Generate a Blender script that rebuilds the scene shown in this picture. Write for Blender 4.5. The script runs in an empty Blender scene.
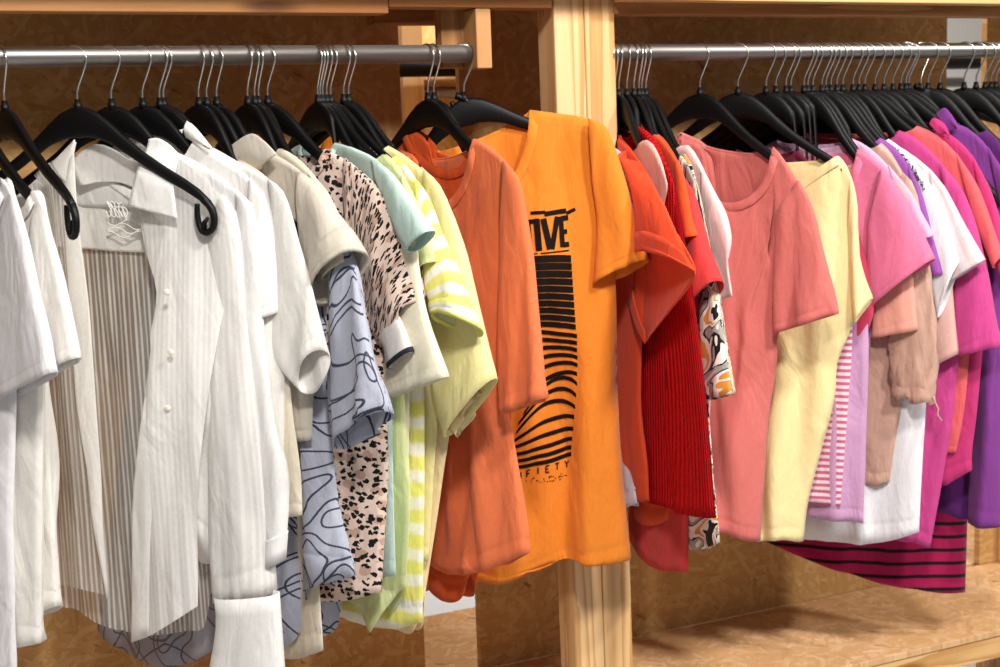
import bpy, math, random
import numpy as np
from mathutils import Vector, Matrix, noise as mnoise
C = bpy.context.scene.collection
PI = math.pi
RAIL_Z = 1.65
NECK_Z = RAIL_Z - .074

def lin(c):
    if isinstance(c, str):
        c = [int(c[i:i+2], 16)/255 for i in (1, 3, 5)]
    return tuple(((x/12.92) if x <= .04045 else ((x+.055)/1.055)**2.4) for x in c) + (1,)

# ------------------------------------------------------------------ materials
class NT:
    def __init__(s, name):
        s.m = bpy.data.materials.new(name); s.m.use_nodes = True
        s.t = s.m.node_tree; s.t.nodes.clear()
        s.out = s.t.nodes.new('ShaderNodeOutputMaterial')
    def n(s, typ, ins=None, **kw):
        nd = s.t.nodes.new(typ)
        for k, v in kw.items(): setattr(nd, k, v)
        for k, v in (ins or {}).items():
            sock = nd.inputs[k]
            if isinstance(v, bpy.types.NodeSocket): s.t.links.new(v, sock)
            else: sock.default_value = v
        return nd
    def math(s, op, a, b=0., c=None, clamp=False):
        i = {0: a, 1: b}
        if c is not None: i[2] = c
        return s.n('ShaderNodeMath', i, operation=op, use_clamp=clamp).outputs[0]
    def mix(s, f, a, b, mode='MIX'):
        nd = s.n('ShaderNodeMix', data_type='RGBA', blend_type=mode)
        for idx, v in ((0, f), (6, a), (7, b)):
            if isinstance(v, bpy.types.NodeSocket): s.t.links.new(v, nd.inputs[idx])
            else: nd.inputs[idx].default_value = v
        return nd.outputs[2]
    def uv(s):
        o = s.n('ShaderNodeUVMap', uv_map='UVMap').outputs[0]
        x = s.n('ShaderNodeSeparateXYZ', {0: o})
        return o, x.outputs[0], x.outputs[1]
    def obj(s): return s.n('ShaderNodeTexCoord').outputs['Object']
    def mapping(s, v, sc=(1, 1, 1), rot=(0, 0, 0), loc=(0, 0, 0)):
        return s.n('ShaderNodeMapping', {'Vector': v, 'Scale': sc, 'Rotation': rot, 'Location': loc}).outputs[0]
    def noise(s, v, scale, detail=2., rough=.5, dist=0.):
        return s.n('ShaderNodeTexNoise', {'Vector': v, 'Scale': scale, 'Detail': detail, 'Roughness': rough, 'Distortion': dist}).outputs[0]
    def ss(s, x, a, b):
        nd = s.n('ShaderNodeMapRange', {0: x, 1: a, 2: b, 3: 0., 4: 1.}, interpolation_type='SMOOTHSTEP')
        return nd.outputs[0]
    def ramp(s, f, stops, interp='LINEAR'):
        nd = s.n('ShaderNodeValToRGB', {0: f}); cr = nd.color_ramp; cr.interpolation = interp
        while len(cr.elements) > 1: cr.elements.remove(cr.elements[-1])
        cr.elements[0].position = stops[0][0]; cr.elements[0].color = lin(stops[0][1])
        for p, c in stops[1:]:
            e = cr.elements.new(p); e.color = lin(c)
        return nd.outputs[0]

MATS = {}
def fabric(name, col, pat=None, trans=.14, rough=.85, sheen=.12, wr=.5, spec=.2, rib=0, alpha=None):
    t = NT(name); ob = t.obj(); uvo, ux, uy = t.uv()
    if pat: base = pat(t, ob, ux, uy)
    else: base = lin(col)
    var = t.noise(t.mapping(ob, (1, 1, .6)), 260, 3, .7)
    var = t.n('ShaderNodeMapRange', {0: var, 1: .25, 2: .75, 3: .93, 4: 1.05}).outputs[0]
    colr = t.mix(1., base, t.n('ShaderNodeCombineColor', {0: var, 1: var, 2: var}).outputs[0], 'MULTIPLY')
    wrk = t.noise(t.mapping(ob, (1, 1, .38), (0, .25, 0)), 17, 3, .55, .6)
    wv = t.noise(ob, 700, 1)
    b1 = t.n('ShaderNodeBump', {'Height': wrk, 'Strength': wr, 'Distance': .02})
    b2 = t.n('ShaderNodeBump', {'Height': wv, 'Strength': .12, 'Distance': .001, 'Normal': b1.outputs[0]})
    nrm = b2.outputs[0]
    if rib:
        w = t.math('SINE', t.math('MULTIPLY', ux, 2*PI/rib))
        kn = t.math('SINE', t.math('MULTIPLY', uy, 2*PI/(rib*.55)))
        h = t.math('ADD', w, t.math('MULTIPLY', kn, .12))
        b3 = t.n('ShaderNodeBump', {'Height': h, 'Strength': .9, 'Distance': .0022, 'Normal': nrm}); nrm = b3.outputs[0]
        dk = t.n('ShaderNodeMapRange', {0: h, 1: -1.1, 2: .6, 3: .74, 4: 1.}).outputs[0]
        colr = t.mix(1., colr, t.n('ShaderNodeCombineColor', {0: dk, 1: dk, 2: dk}).outputs[0], 'MULTIPLY')
    p = t.n('ShaderNodeBsdfPrincipled', {'Base Color': colr, 'Roughness': rough, 'Sheen Weight': sheen, 'Specular IOR Level': spec, 'Normal': nrm})
    tr = t.n('ShaderNodeBsdfTranslucent', {'Color': colr, 'Normal': nrm})
    sh = t.n('ShaderNodeMixShader', {0: trans, 1: p.outputs[0], 2: tr.outputs[0]}).outputs[0]
    if alpha:
        a = alpha(t, ob, ux, uy)
        tp = t.n('ShaderNodeBsdfTransparent')
        sh = t.n('ShaderNodeMixShader', {0: a, 1: tp.outputs[0], 2: sh}).outputs[0]
    t.t.links.new(sh, t.out.inputs[0]); MATS[name] = t.m
    return t.m

def stripes(a, b, per, duty=.5, axis=1, soft=.06, wob=0., ph=0.):
    def f(t, ob, ux, uy):
        y = uy if axis else ux
        if wob: y = t.math('ADD', y, t.math('MULTIPLY', t.noise(ob, 40, 2), wob))
        fr = t.math('FRACT', t.math('ADD', t.math('DIVIDE', y, per), 50.+ph))
        tri = t.math('ABSOLUTE', t.math('SUBTRACT', fr, .5))
        return t.mix(t.ss(tri, duty/2-soft, duty/2+soft), lin(b), lin(a))
    return f
def leopard(t, ob, ux, uy):
    v = t.n('ShaderNodeCombineXYZ', {0: ux, 1: uy, 2: 0.}).outputs[0]
    d = t.n('ShaderNodeTexNoise', {'Vector': v, 'Scale': 120., 'Detail': 2.})
    wv = t.n('ShaderNodeVectorMath', {0: d.outputs['Color'], 1: (.5, .5, .5)}, operation='SUBTRACT').outputs[0]
    wv = t.n('ShaderNodeVectorMath', {0: wv, 'Scale': .013}, operation='SCALE').outputs[0]
    vv = t.n('ShaderNodeVectorMath', {0: v, 1: wv}, operation='ADD').outputs[0]
    vo = t.n('ShaderNodeTexVoronoi', {'Vector': t.mapping(vv, (.62, .85, 1)), 'Scale': 116., 'Randomness': 1.}, voronoi_dimensions='2D')
    rnd = t.n('ShaderNodeSeparateColor', {0: vo.outputs['Color']})
    thr = t.math('MULTIPLY_ADD', rnd.outputs[0], .20, .22)
    spot = t.math('LESS_THAN', vo.outputs['Distance'], thr)
    keep = t.math('GREATER_THAN', rnd.outputs[1], .08)
    m = t.math('MULTIPLY', spot, keep)
    vo2 = t.n('ShaderNodeTexVoronoi', {'Vector': t.mapping(vv, (.62, .85, 1), loc=(.3, .2, 0)), 'Scale': 40.}, voronoi_dimensions='2D')
    c2 = t.math('MULTIPLY', t.math('LESS_THAN', vo2.outputs['Distance'], .26), 1.)
    base = t.mix(c2, lin('#e9cfc0'), lin('#c9a794'))
    return t.mix(m, base, lin('#17130f'))
def floral(t, ob, ux, uy):
    v = t.n('ShaderNodeCombineXYZ', {0: ux, 1: uy, 2: 0.}).outputs[0]
    f = t.noise(v, 9.5, 1.5, .5, 2.0)
    g = t.ramp(f, [(0, '#151210'), (.36, '#151210'), (.40, '#f3ece2'), (.46, '#e59a3c'), (.50, '#f6eee4'), (.545, '#191614'), (.57, '#a8a29b'), (.63, '#f2e8dc'), (.68, '#1b1714')], 'CONSTANT')
    return g
def scroll(t, ob, ux, uy):
    e = .0012
    def vec(dx, dy): return t.n('ShaderNodeCombineXYZ', {0: t.math('ADD', ux, dx), 1: t.math('ADD', uy, dy), 2: 0.}).outputs[0]
    vs_ = [vec(0, 0), vec(e, 0), vec(0, e)]
    ds = []
    for sc, dist, lv, loc in ((10.5, .9, (.5, .62), 0), (7.5, 1.3, (.44, .57), 3.3)):
        f = [t.noise(t.mapping(v, loc=(loc, loc*.6, 0)), sc, 0., .5, dist) for v in vs_]
        gx, gy = (t.math('DIVIDE', t.math('SUBTRACT', f[k], f[0]), e) for k in (1, 2))
        gr = t.math('ADD', t.math('SQRT', t.math('ADD', t.math('MULTIPLY', gx, gx), t.math('MULTIPLY', gy, gy))), .25)
        for l in lv: ds.append(t.math('DIVIDE', t.math('ABSOLUTE', t.math('SUBTRACT', f[0], l)), gr))
    d = ds[0]
    for k in ds[1:]: d = t.math('MINIMUM', d, k)
    rope = t.math('MULTIPLY', t.math('SINE', t.math('MULTIPLY', t.math('ADD', ux, uy), 2200.)), .0003)
    m = t.ss(t.math('ADD', d, rope), .0011, .0018)
    return t.mix(m, lin('#3d4356'), lin('#b9bccc'))
def scroll_dim(t, ob, ux, uy):
    return t.mix(.55, scroll(t, ob, ux, uy), lin('#7d6d66'))  # scroll print pulled to brown-grey: the cloth's shading is in the colour
def pin_alpha(t, ob, ux, uy):
    s = t.math('SINE', t.math('MULTIPLY', ux, 2*PI/.0085)); s2 = t.math('SINE', t.math('MULTIPLY', ux, 2*PI/.0213))
    k = t.math('ADD', t.math('MULTIPLY', s, .6), t.math('MULTIPLY', s2, .4))
    return t.n('ShaderNodeMapRange', {0: t.ss(k, -.3, .7), 3: .40, 4: .86}).outputs[0]
def pin_col(t, ob, ux, uy):
    s = t.math('SINE', t.math('MULTIPLY', ux, 2*PI/.0085))
    return t.mix(t.ss(s, -.2, .7), lin('#cfc8be'), lin('#efebe4'))  # pinstripes kept greyer: shade inside the open blouse is put into the colour

FAB = dict(
 white_cool='#ece9ea', white_warm='#f2eee7', white_neutral='#f1efec', cream='#e3d8c3', beige='#d3cabb', mint='#c7e0d6', lime='#dbe3a4',
 ivory='#efe8ce', paleyellow='#f1e6a4', peach='#efd6a6', coral='#ea7a4c', rust='#d4551f', orange='#ee8a2c', lilacwhite='#e9e2ee',
 orangered='#e64f28', blush='#f2b6ab', redorange2='#ee5526', strawberry='#d8403f', palepink='#f3cfcc', salmon='#d9756e',
 yellow='#f8e3a8', maroon='#6f2038', lilac='#cf9fc6', rose='#cf3f63', pink='#ea7ba0', peachpink='#eba695', palelilac='#dfb3d2',
 violet='#9c55ac', brightwhite='#f3f1f4', dustyrose='#dfb2a8', magenta='#d0498f', coralred='#e6666a', hotpink='#cc3977',
 purple='#843c8e', plum='#5a2268')
for k, v in FAB.items(): fabric(k, v)
fabric('satin', '#cfa592', rough=.42, spec=.5, wr=.8)
fabric('blush', '#f3b7ad', rough=.45, spec=.45)
fabric('redknit', '#c8141a', rib=.0095, wr=.15, trans=.03, sheen=0., spec=.1)
fabric('leopard', None, leopard)
fabric('floral', None, floral, rough=.6)
fabric('scroll', None, scroll, rough=.7)
fabric('scroll_taupe', None, scroll_dim, rough=.7)
fabric('ystripe', None, stripes('#ece87c', '#f5f3e4', .044, .46, 1, .10, .012))
fabric('pinkstripe', None, stripes('#d4668f', '#f3dfe4', .0125, .5))
fabric('magstripe', None, stripes('#a8144e', '#170a12', .028, .27, 1, .03))
fabric('palestripe', None, stripes('#eccdce', '#f1e6e9', .021, .5, 0, .1))
fabric('sheer', None, pin_col, trans=.3, alpha=pin_alpha, wr=.35)
def pin_soft(t, ob, ux, uy):
    s = t.math('SINE', t.math('MULTIPLY', ux, 2*PI/.0085))
    return t.mix(t.ss(s, -.4, .9), lin('#f1eeea'), lin('#f6f4f1'))
fabric('sheer_front', None, pin_soft, trans=.3, wr=.4, alpha=lambda t, o, x, y: t.n('ShaderNodeMapRange', {0: t.math('SINE', t.math('MULTIPLY', x, 2*PI/.0085)), 1: -.5, 2: .6, 3: .91, 4: .985}).outputs[0])
fabric('semi_sheer', '#f4f1ec', trans=.3, alpha=lambda t, o, x, y: t.n('ShaderNodeValue').outputs[0] if 0 else .93)

def simple(name, col, rough=.5, metal=0., spec=.5, bump=None):
    t = NT(name); ins = {'Base Color': lin(col), 'Roughness': rough, 'Metallic': metal, 'Specular IOR Level': spec}
    if bump:
        b = t.n('ShaderNodeBump', {'Height': t.noise(t.obj(), bump[0], 3), 'Strength': bump[1], 'Distance': .002}); ins['Normal'] = b.outputs[0]
    p = t.n('ShaderNodeBsdfPrincipled', ins); t.t.links.new(p.outputs[0], t.out.inputs[0]); MATS[name] = t.m; return t.m
simple('plastic', '#070708', .46, 0, .22, (90, .06))
simple('chrome', '#d9d8d4', .22, 1.)
simple('ink', '#14110f', .8, 0, .1)
simple('label_white', '#ecdcdc', .7)
simple('label_red', '#c8455a', .7)
simple('navy', '#161a2c', .85)
simple('bead', '#2a2630', .3, .3)
simple('thread', '#fbf8f2', .6)
simple('pearl', '#efe6d6', .3)
simple('floor_grey', '#b9bbbf', .45)
simple('dark_steel', '#1a1818', .35, .7)
simple('plaster', '#e6e2da', .9)
def steel():
    t = NT('brushed_steel'); ob = t.obj()
    n = t.noise(t.mapping(ob, (3, 160, 160)), 6, 3, .6)
    col = t.mix(n, lin('#837e7b'), lin('#aaa5a0'))
    r = t.n('ShaderNodeMapRange', {0: n, 3: .36, 4: .52}).outputs[0]
    p = t.n('ShaderNodeBsdfPrincipled', {'Base Color': col, 'Roughness': r, 'Metallic': 1., 'Anisotropic': .5})
    t.t.links.new(p.outputs[0], t.out.inputs[0]); MATS['steel'] = t.m
steel()
def osb(name, ax, dark, mid, light, gain=1.):
    # strand board: flakes laid in several directions over one another
    t = NT(name); ob = t.obj()
    x = t.n('ShaderNodeSeparateXYZ', {0: ob})
    o = {'x': 0, 'y': 1, 'z': 2}
    v = t.n('ShaderNodeCombineXYZ', {0: x.outputs[o[ax[0]]], 1: x.outputs[o[ax[1]]], 2: 0.}).outputs[0]
    dn = t.n('ShaderNodeTexNoise', {'Vector': v, 'Scale': 22., 'Detail': 2.})
    wv = t.n('ShaderNodeVectorMath', {0: dn.outputs['Color'], 'Scale': .006}, operation='SCALE').outputs[0]
    v = t.n('ShaderNodeVectorMath', {0: v, 1: wv}, operation='ADD').outputs[0]
    lay = []
    for i, ang in enumerate((.2, .9, 1.55, 2.3, 2.9)):
        rv = t.mapping(v, (1, 1, 1), (0, 0, ang)); mv = t.mapping(rv, (22, 100, 1), (0, 0, 0), (i*3.1, i*1.7, 0))
        vo = t.n('ShaderNodeTexVoronoi', {'Vector': mv, 'Scale': 1., 'Randomness': .9}, voronoi_dimensions='2D')
        sc = t.n('ShaderNodeSeparateColor', {0: vo.outputs['Color']})
        gr = t.noise(t.mapping(rv, (14, 240, 1)), 1.6, 3)
        lay.append((sc.outputs[0], sc.outputs[1], gr))
    val, pri = t.math('MULTIPLY_ADD', lay[0][2], .5, t.math('MULTIPLY', lay[0][0], .6)), lay[0][1]
    for a, p, g in lay[1:]:
        m = t.math('GREATER_THAN', p, pri)
        cand = t.math('MULTIPLY_ADD', g, .5, t.math('MULTIPLY', a, .6))
        nd = t.n('ShaderNodeMix', {0: m, 2: val, 3: cand}); val = nd.outputs[0]
        pri = t.math('MAXIMUM', p, pri)
    big = t.noise(v, 3.5, 3)
    val = t.math('MULTIPLY_ADD', big, .5, t.math('SUBTRACT', val, .22))
    col = t.ramp(val, [(.0, dark), (.34, mid), (.55, mid), (1.0, light)])
    kn = t.noise(t.mapping(t.mapping(v, (1, 1, 1), (0, 0, .7)), (18, 60, 1)), 1., 3, .6); sp = t.ss(kn, .62, .74)
    col = t.mix(t.math('MULTIPLY', sp, .6), col, lin('#4a2c12'))
    b = t.n('ShaderNodeBump', {'Height': val, 'Strength': .35, 'Distance': .003})
    p = t.n('ShaderNodeBsdfPrincipled', {'Base Color': col, 'Roughness': .7, 'Specular IOR Level': .25, 'Normal': b.outputs[0]})
    t.t.links.new(p.outputs[0], t.out.inputs[0]); MATS[name] = t.m
osb('osb_wall', 'xz', '#8e6636', '#c2965c', '#d8b27c')
osb('osb_deck', 'xy', '#9a6b44', '#cb9e6e', '#e0bc94')
def pine(name, axis, c1, c2, c3, seed=0.):
    t = NT(name); ob = t.obj()
    sc = {'x': (1.6, 30, 30), 'y': (30, 1.6, 30), 'z': (30, 30, 1.6)}[axis]
    d = t.noise(t.mapping(ob, tuple(s*.09 for s in sc), loc=(seed, seed, seed)), 2.5, 2)
    n = t.noise(t.mapping(ob, sc, loc=(seed, 2*seed, seed)), 1.4, 3, .55, .3)
    ring = t.math('FRACT', t.math('MULTIPLY', t.math('ADD', t.math('MULTIPLY', d, 1.), t.math('MULTIPLY', n, .10)), 14.))
    f = t.ss(ring, .35, 1.)
    col = t.mix(f, lin(c1), lin(c2))
    kn = t.n('ShaderNodeTexVoronoi', {'Vector': t.mapping(ob, tuple(max(s*.2, 1.4) for s in sc), loc=(seed*.7, seed, .3)), 'Scale': 1.3})
    col = t.mix(t.math('SUBTRACT', 1., t.ss(kn.outputs['Distance'], .03, .13)), col, lin(c3))
    fine = t.noise(t.mapping(ob, tuple(s*9 for s in sc)), 1., 2)
    col = t.mix(t.math('MULTIPLY', fine, .25), col, lin(c2))
    b = t.n('ShaderNodeBump', {'Height': fine, 'Strength': .15, 'Distance': .001})
    p = t.n('ShaderNodeBsdfPrincipled', {'Base Color': col, 'Roughness': .55, 'Specular IOR Level': .3, 'Normal': b.outputs[0]})
    t.t.links.new(p.outputs[0], t.out.inputs[0]); MATS[name] = t.m
pine('pine_z', 'z', '#e2bd8c', '#c4935a', '#8c5a2c', 1.3)
pine('pine_z2', 'z', '#ddb580', '#bf8d54', '#8c5a2c', 4.1)
pine('pine_x', 'x', '#b98552', '#955f31', '#5d3717', 2.2)
pine('pine_edge', 'x', '#e0b47c', '#c08c50', '#80501f', 5.2)

# ------------------------------------------------------------------ mesh helpers
def link(name, me, mat, parent=None, smooth=True):
    o = bpy.data.objects.new(name, me); C.objects.link(o)
    if mat and not me.materials: me.materials.append(MATS[mat] if isinstance(mat, str) else mat)
    if smooth and len(me.polygons): me.polygons.foreach_set('use_smooth', [True]*len(me.polygons))
    if parent is not None: o.parent = parent
    return o
def thing(name, label, cat, loc, yaw=None, group=None):
    o = bpy.data.objects.new(name, None); C.objects.link(o); o.empty_display_size = .02
    o.location = loc
    if yaw is not None: o.rotation_euler = (0, 0, math.radians(yaw-90))
    o['label'] = label; o['category'] = cat
    if group: o['group'] = group
    return o
class MB:
    def __init__(s): s.v = []; s.f = []; s.uv = []
    def grid(s, P, U=None, close=False, flip=False):
        nr, nc = len(P), len(P[0]); b = len(s.v)
        for r in range(nr):
            for c in range(nc):
                s.v.append(tuple(P[r][c])); s.uv.append(tuple(U[r][c]) if U is not None else (0, 0))
        for r in range(nr-1):
            for c in range(nc if close else nc-1):
                a, d = b+r*nc+c, b+r*nc+(c+1) % nc
                q = (a, d, d+nc, a+nc); s.f.append(q[::-1] if flip else q)
    def box(s, x0, x1, y0, y1, z0, z1):
        b = len(s.v)
        s.v += [(x, y, z) for z in (z0, z1) for y in (y0, y1) for x in (x0, x1)]; s.uv += [(0, 0)]*8
        s.f += [tuple(b+i for i in q) for q in ((0, 2, 3, 1), (4, 5, 7, 6), (0, 1, 5, 4), (2, 6, 7, 3), (0, 4, 6, 2), (1, 3, 7, 5))]
    def tube(s, pts, r, n=8, cap=True):
        pts = [Vector(p) for p in pts]; rr = r if isinstance(r, (list, tuple)) else [r]*len(pts)
        P = []; up = None
        for i, p in enumerate(pts):
            d = (pts[min(i+1, len(pts)-1)]-pts[max(i-1, 0)]).normalized()
            if up is None: up = d.orthogonal().normalized()
            up = (up-d*up.dot(d)).normalized(); w = d.cross(up)
            P.append([p+(up*math.cos(2*PI*k/n)+w*math.sin(2*PI*k/n))*rr[i] for k in range(n)])
        b = len(s.v); s.grid(P, None, True)
        if cap: s.f.append(tuple(b+k for k in range(n))[::-1]); s.f.append(tuple(b+(len(pts)-1)*n+k for k in range(n)))
    def mesh(s, name):
        me = bpy.data.meshes.new(name); me.from_pydata(s.v, [], s.f)
        uvl = me.uv_layers.new(name='UVMap')
        li = np.empty(len(me.loops), dtype=np.int32); me.loops.foreach_get('vertex_index', li)
        uvl.data.foreach_set('uv', np.array(s.uv, dtype=np.float32)[li].ravel()); me.update(); return me
def bevel(o, w=.003, seg=2):
    m = o.modifiers.new('bevel', 'BEVEL'); m.width = w; m.segments = seg; m.limit_method = 'ANGLE'; return o
def solid(o, th=.0016):
    m = o.modifiers.new('cloth_thickness', 'SOLIDIFY'); m.thickness = th; m.offset = 0; return o
def resample(pts, n, smooth=True):
    pts = [np.array(p, float) for p in pts]
    q = [pts[0]]
    for p in pts[1:]:
        if np.linalg.norm(p-q[-1]) > 1e-5: q.append(p)
    pts = q
    if smooth and len(pts) > 2:
        d = []
        ext = [2*pts[0]-pts[1]]+pts+[2*pts[-1]-pts[-2]]
        for i in range(1, len(ext)-2):
            p0, p1, p2, p3 = ext[i-1:i+3]
            for k in range(8):
                t = k/8
                d.append(.5*((2*p1)+(p2-p0)*t+(2*p0-5*p1+4*p2-p3)*t*t+(-p0+3*p1-3*p2+p3)*t**3))
        d.append(pts[-1]); pts = d
    L = np.concatenate([[0], np.cumsum([np.linalg.norm(pts[i+1]-pts[i]) for i in range(len(pts)-1)])])
    T = np.linspace(0, L[-1], n) if isinstance(n, int) else np.array(n)*L[-1]
    A = np.array(pts)
    return np.stack([np.interp(T, L, A[:, 0]), np.interp(T, L, A[:, 1])], 1)
def sstep(x, a, b):
    x = np.clip((np.asarray(x, float)-a)/(b-a), 0, 1); return x*x*(3-2*x)
class Folds:
    def __init__(s, seed, amp, lmin=.045, lmax=.15):
        r = random.Random(seed); s.k = []
        for i in range(6):
            l = lmin*(lmax/lmin)**(i/5)*r.uniform(.85, 1.15)
            s.k.append((2*PI/l, r.uniform(0, 6.28), r.uniform(.6, 1.8), r.uniform(0, 6.28), amp*(l/lmax)**.75*.62, r.uniform(-1.5, 1.5), r.uniform(0, 6.28)))
    def __call__(s, u, z):
        t = 0
        for k, ph, a, ps, am, tilt, p2 in s.k:
            x = k*(u+tilt*.13*z)+ph+a*np.sin(4.5*z+ps)
            en = .65+.35*np.sin(7*z+p2)          # a fold comes and goes along its length
            t = t+am*en*(.55*np.sin(x)+.9*(np.abs(np.sin(x/2+.7))-.64))
        return t
# ------------------------------------------------------------------ clothes
def neck_curve(g, drop, n, vneck=False):
    (un, zn) = g['sh'][0]; fu, fz = g.get('fn', (2*g.get('uc', 0.)-un, zn)); uc = (un+fu)/2; w = un-uc
    tau = np.linspace(0, 1, n)
    u = uc-w*np.cos(PI*tau); zn = fz+(zn-fz)*(u-fu)/(un-fu)
    if vneck: z = zn-drop*(1-np.abs((u-uc)/w))
    else: z = zn-drop*np.sqrt(np.clip(1-((u-uc)/w)**2, 0, 1))
    return np.stack([u, z], 1)
def body_surface(g, seed):
    uc = g.get('uc', 0.); ns, nn = 8, 17
    shn = resample(g['sh'], ns)
    mir = lambda P: np.stack([2*uc-P[:, 0], P[:, 1]], 1)
    if 'fn' in g:
        uc = (g['fn'][0]+g['sh'][0][0])/2; dzf = g['fn'][1]-g['sh'][0][1]; mir = lambda P: np.stack([2*uc-P[:, 0], P[:, 1]+dzf], 1)
    ts = np.concatenate([[0, .005, .013, .025, .045], np.linspace(.07, .94, 27), [.953, .958, .963, .98, 1.]])
    be = [tuple(g['sh'][-1])]+[tuple(p) for p in g['be']]
    B = resample(be, ts)
    if 'fe' in g: A = resample([tuple(mir(shn)[-1])]+[tuple(p) for p in g['fe']], ts)
    else:
        A = mir(B); A[:, 0] = np.maximum(A[:, 0], -.285)
    hem = [tuple(p) for p in g.get('hem', [])] or [tuple(B[-1])]
    hem[0] = tuple(B[-1])
    if len(hem) > 1 and 'fe' in g and hem[-1][0]-A[-1][0] < .06: A[-1] = hem[-1]
    if hem[-1][0]-A[-1][0] > .04: hem.append((hem[-1][0]*.5+A[-1][0]*.5, hem[-1][1]-.004)); hem.append((A[-1][0], hem[1][1] if len(hem) > 1 else B[-1][1])); A[-1] = hem[-1]
    if hem[-1][0]-A[-1][0] <= .04: A[-1] = hem[-1] if len(hem) > 1 else A[-1]
    # keep far edge monotone toward its last point
    dz = A[-1]-resample([tuple(A[0]), tuple(A[-2]), tuple(A[-1])], 2)[-1]
    n = 2*ns+nn-2
    sidx = np.linspace(0, 1, n)
    if len(hem) > 1: Hc = resample(hem[::-1], sidx)
    else: Hc = np.stack([A[-1][0]+(B[-1][0]-A[-1][0])*sidx, A[-1][1]+(B[-1][1]-A[-1][1])*sidx], 1)
    out = []
    for side, drop in ((1, g.get('nd', .05)), (-1, g.get('bdr', .012))):
        nc = neck_curve(g, drop, nn, g.get('vneck') and side == 1)
        T = np.concatenate([mir(shn)[::-1], nc[1:-1], shn])
        T[0] = A[0]; T[-1] = B[0]
        t = ts[:, None, None]; s = sidx[None, :, None]
        # blend weight: the shoulder line fades out going down, so rows level off
        f = (1-ts)[:, None, None]**1.6
        R = (1-s)*A[:, None, :]+s*B[:, None, :]
        lt = (1-s)*T[0]+s*T[-1]; lb = (1-s)*Hc[0]+s*Hc[-1]
        P = R+f*(T[None]-lt)+(ts[:, None, None]**3)*(Hc[None]-lb)
        out.append((side, P, T))
    fd = Folds(seed, g.get('fold', .005)); fd2 = Folds(seed+99, g.get('fold', .005))
    d = g.get('d', .02)
    bul = np.sin(PI*np.clip(sidx, 0, 1))**.72
    isneck = np.zeros(n); isneck[ns:ns+nn-2] = 1.
    res = []
    for side, P, T in out:
        u, z = P[..., 0], P[..., 1]
        dep = .0075*np.sqrt(np.clip(ts/.012, 0, 1))+(d-.0075)*sstep(ts, .02, .42)
        top = (np.clip(1-ts/.012, 0, 1))[:, None]*isneck[None]*.0075
        rampf = (.18+.82*sstep(ts, .05, .8))[:, None]
        common = fd(u, z)*rampf*(.25+.75*bul)[None]
        own = fd2(u, z)*rampf*bul[None]*.55
        groove = -.0011*np.exp(-((ts-.958)/.003)**2)[:, None]
        v = side*(dep[:, None]*bul[None]+top+groove)+common+side*own*min(1., d/.025)
        pr = random.Random(seed+31); ulo, uhi = float(np.min(u[-1])), float(np.max(u[-1]))
        for q in range(g.get('pleats', 0)):
            u0 = ulo+(uhi-ulo)*(1-(q+pr.uniform(.35, .75))/(g['pleats']+.6)*.75); wd = pr.uniform(.011, .019); am = pr.uniform(.008, .015); dr = pr.uniform(-.08, .05); t0 = pr.uniform(.15, .4)
            x = (u-u0-dr*(z-z.min()))/wd
            v = v+am/np.cosh(np.clip(x, -8, 8))**2*sstep(ts, t0, t0+.4)[:, None]*bul[None]**.5
        for u0, wd, am in g.get('fx', ()): v = v+am*np.tanh((u-u0)/wd)*sstep(ts, .25, .6)[:, None]*bul[None]**.5
        res.append((side, u, z, v, T))
    return res, ts, sidx
def build_body(g, seed, root, mat):
    res, ts, sidx = body_surface(g, seed); mb = MB()
    if g.get('skirt') is None or 1:
        for side, u, z, v, T in res:
            P = np.stack([u, -v, z], -1); U = np.stack([u+(0 if side > 0 else .37), z], -1)
            mb.grid(P, U, flip=side < 0)
    o = link('body', mb.mesh('body'), mat, root); solid(o)
    return res, ts
def build_neckband(g, res, root, mat, w=.015):
    mb = MB(); ns, nn = 8, 17
    for side, u, z, v, T in res:
        a = np.stack([u[0, ns-1:ns+nn-1], z[0, ns-1:ns+nn-1]], 1); vv = v[0, ns-1:ns+nn-1]
        tg = np.gradient(a, axis=0); nr = np.stack([tg[:, 1], -tg[:, 0]], 1); nr /= np.linalg.norm(nr, axis=1)[:, None]+1e-9
        rows = []
        for k, (off, dv) in enumerate(((-.0008, .0004), (-.0004, .0012), (w*.5, .0014), (w-.001, .0011), (w, .0002))):
            q = a+nr*off; q[0] = a[0]+(0, -abs(off)); q[-1] = a[-1]+(0, -abs(off))
            rows.append(np.stack([q[:, 0], -(vv+side*(dv+ .0012)), q[:, 1]], 1))
        mb.grid(rows, [[(p[0], p[2]) for p in r] for r in rows], flip=side < 0)
    solid(link('neckband', mb.mesh('neckband'), mat, root), .0012)
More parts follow.
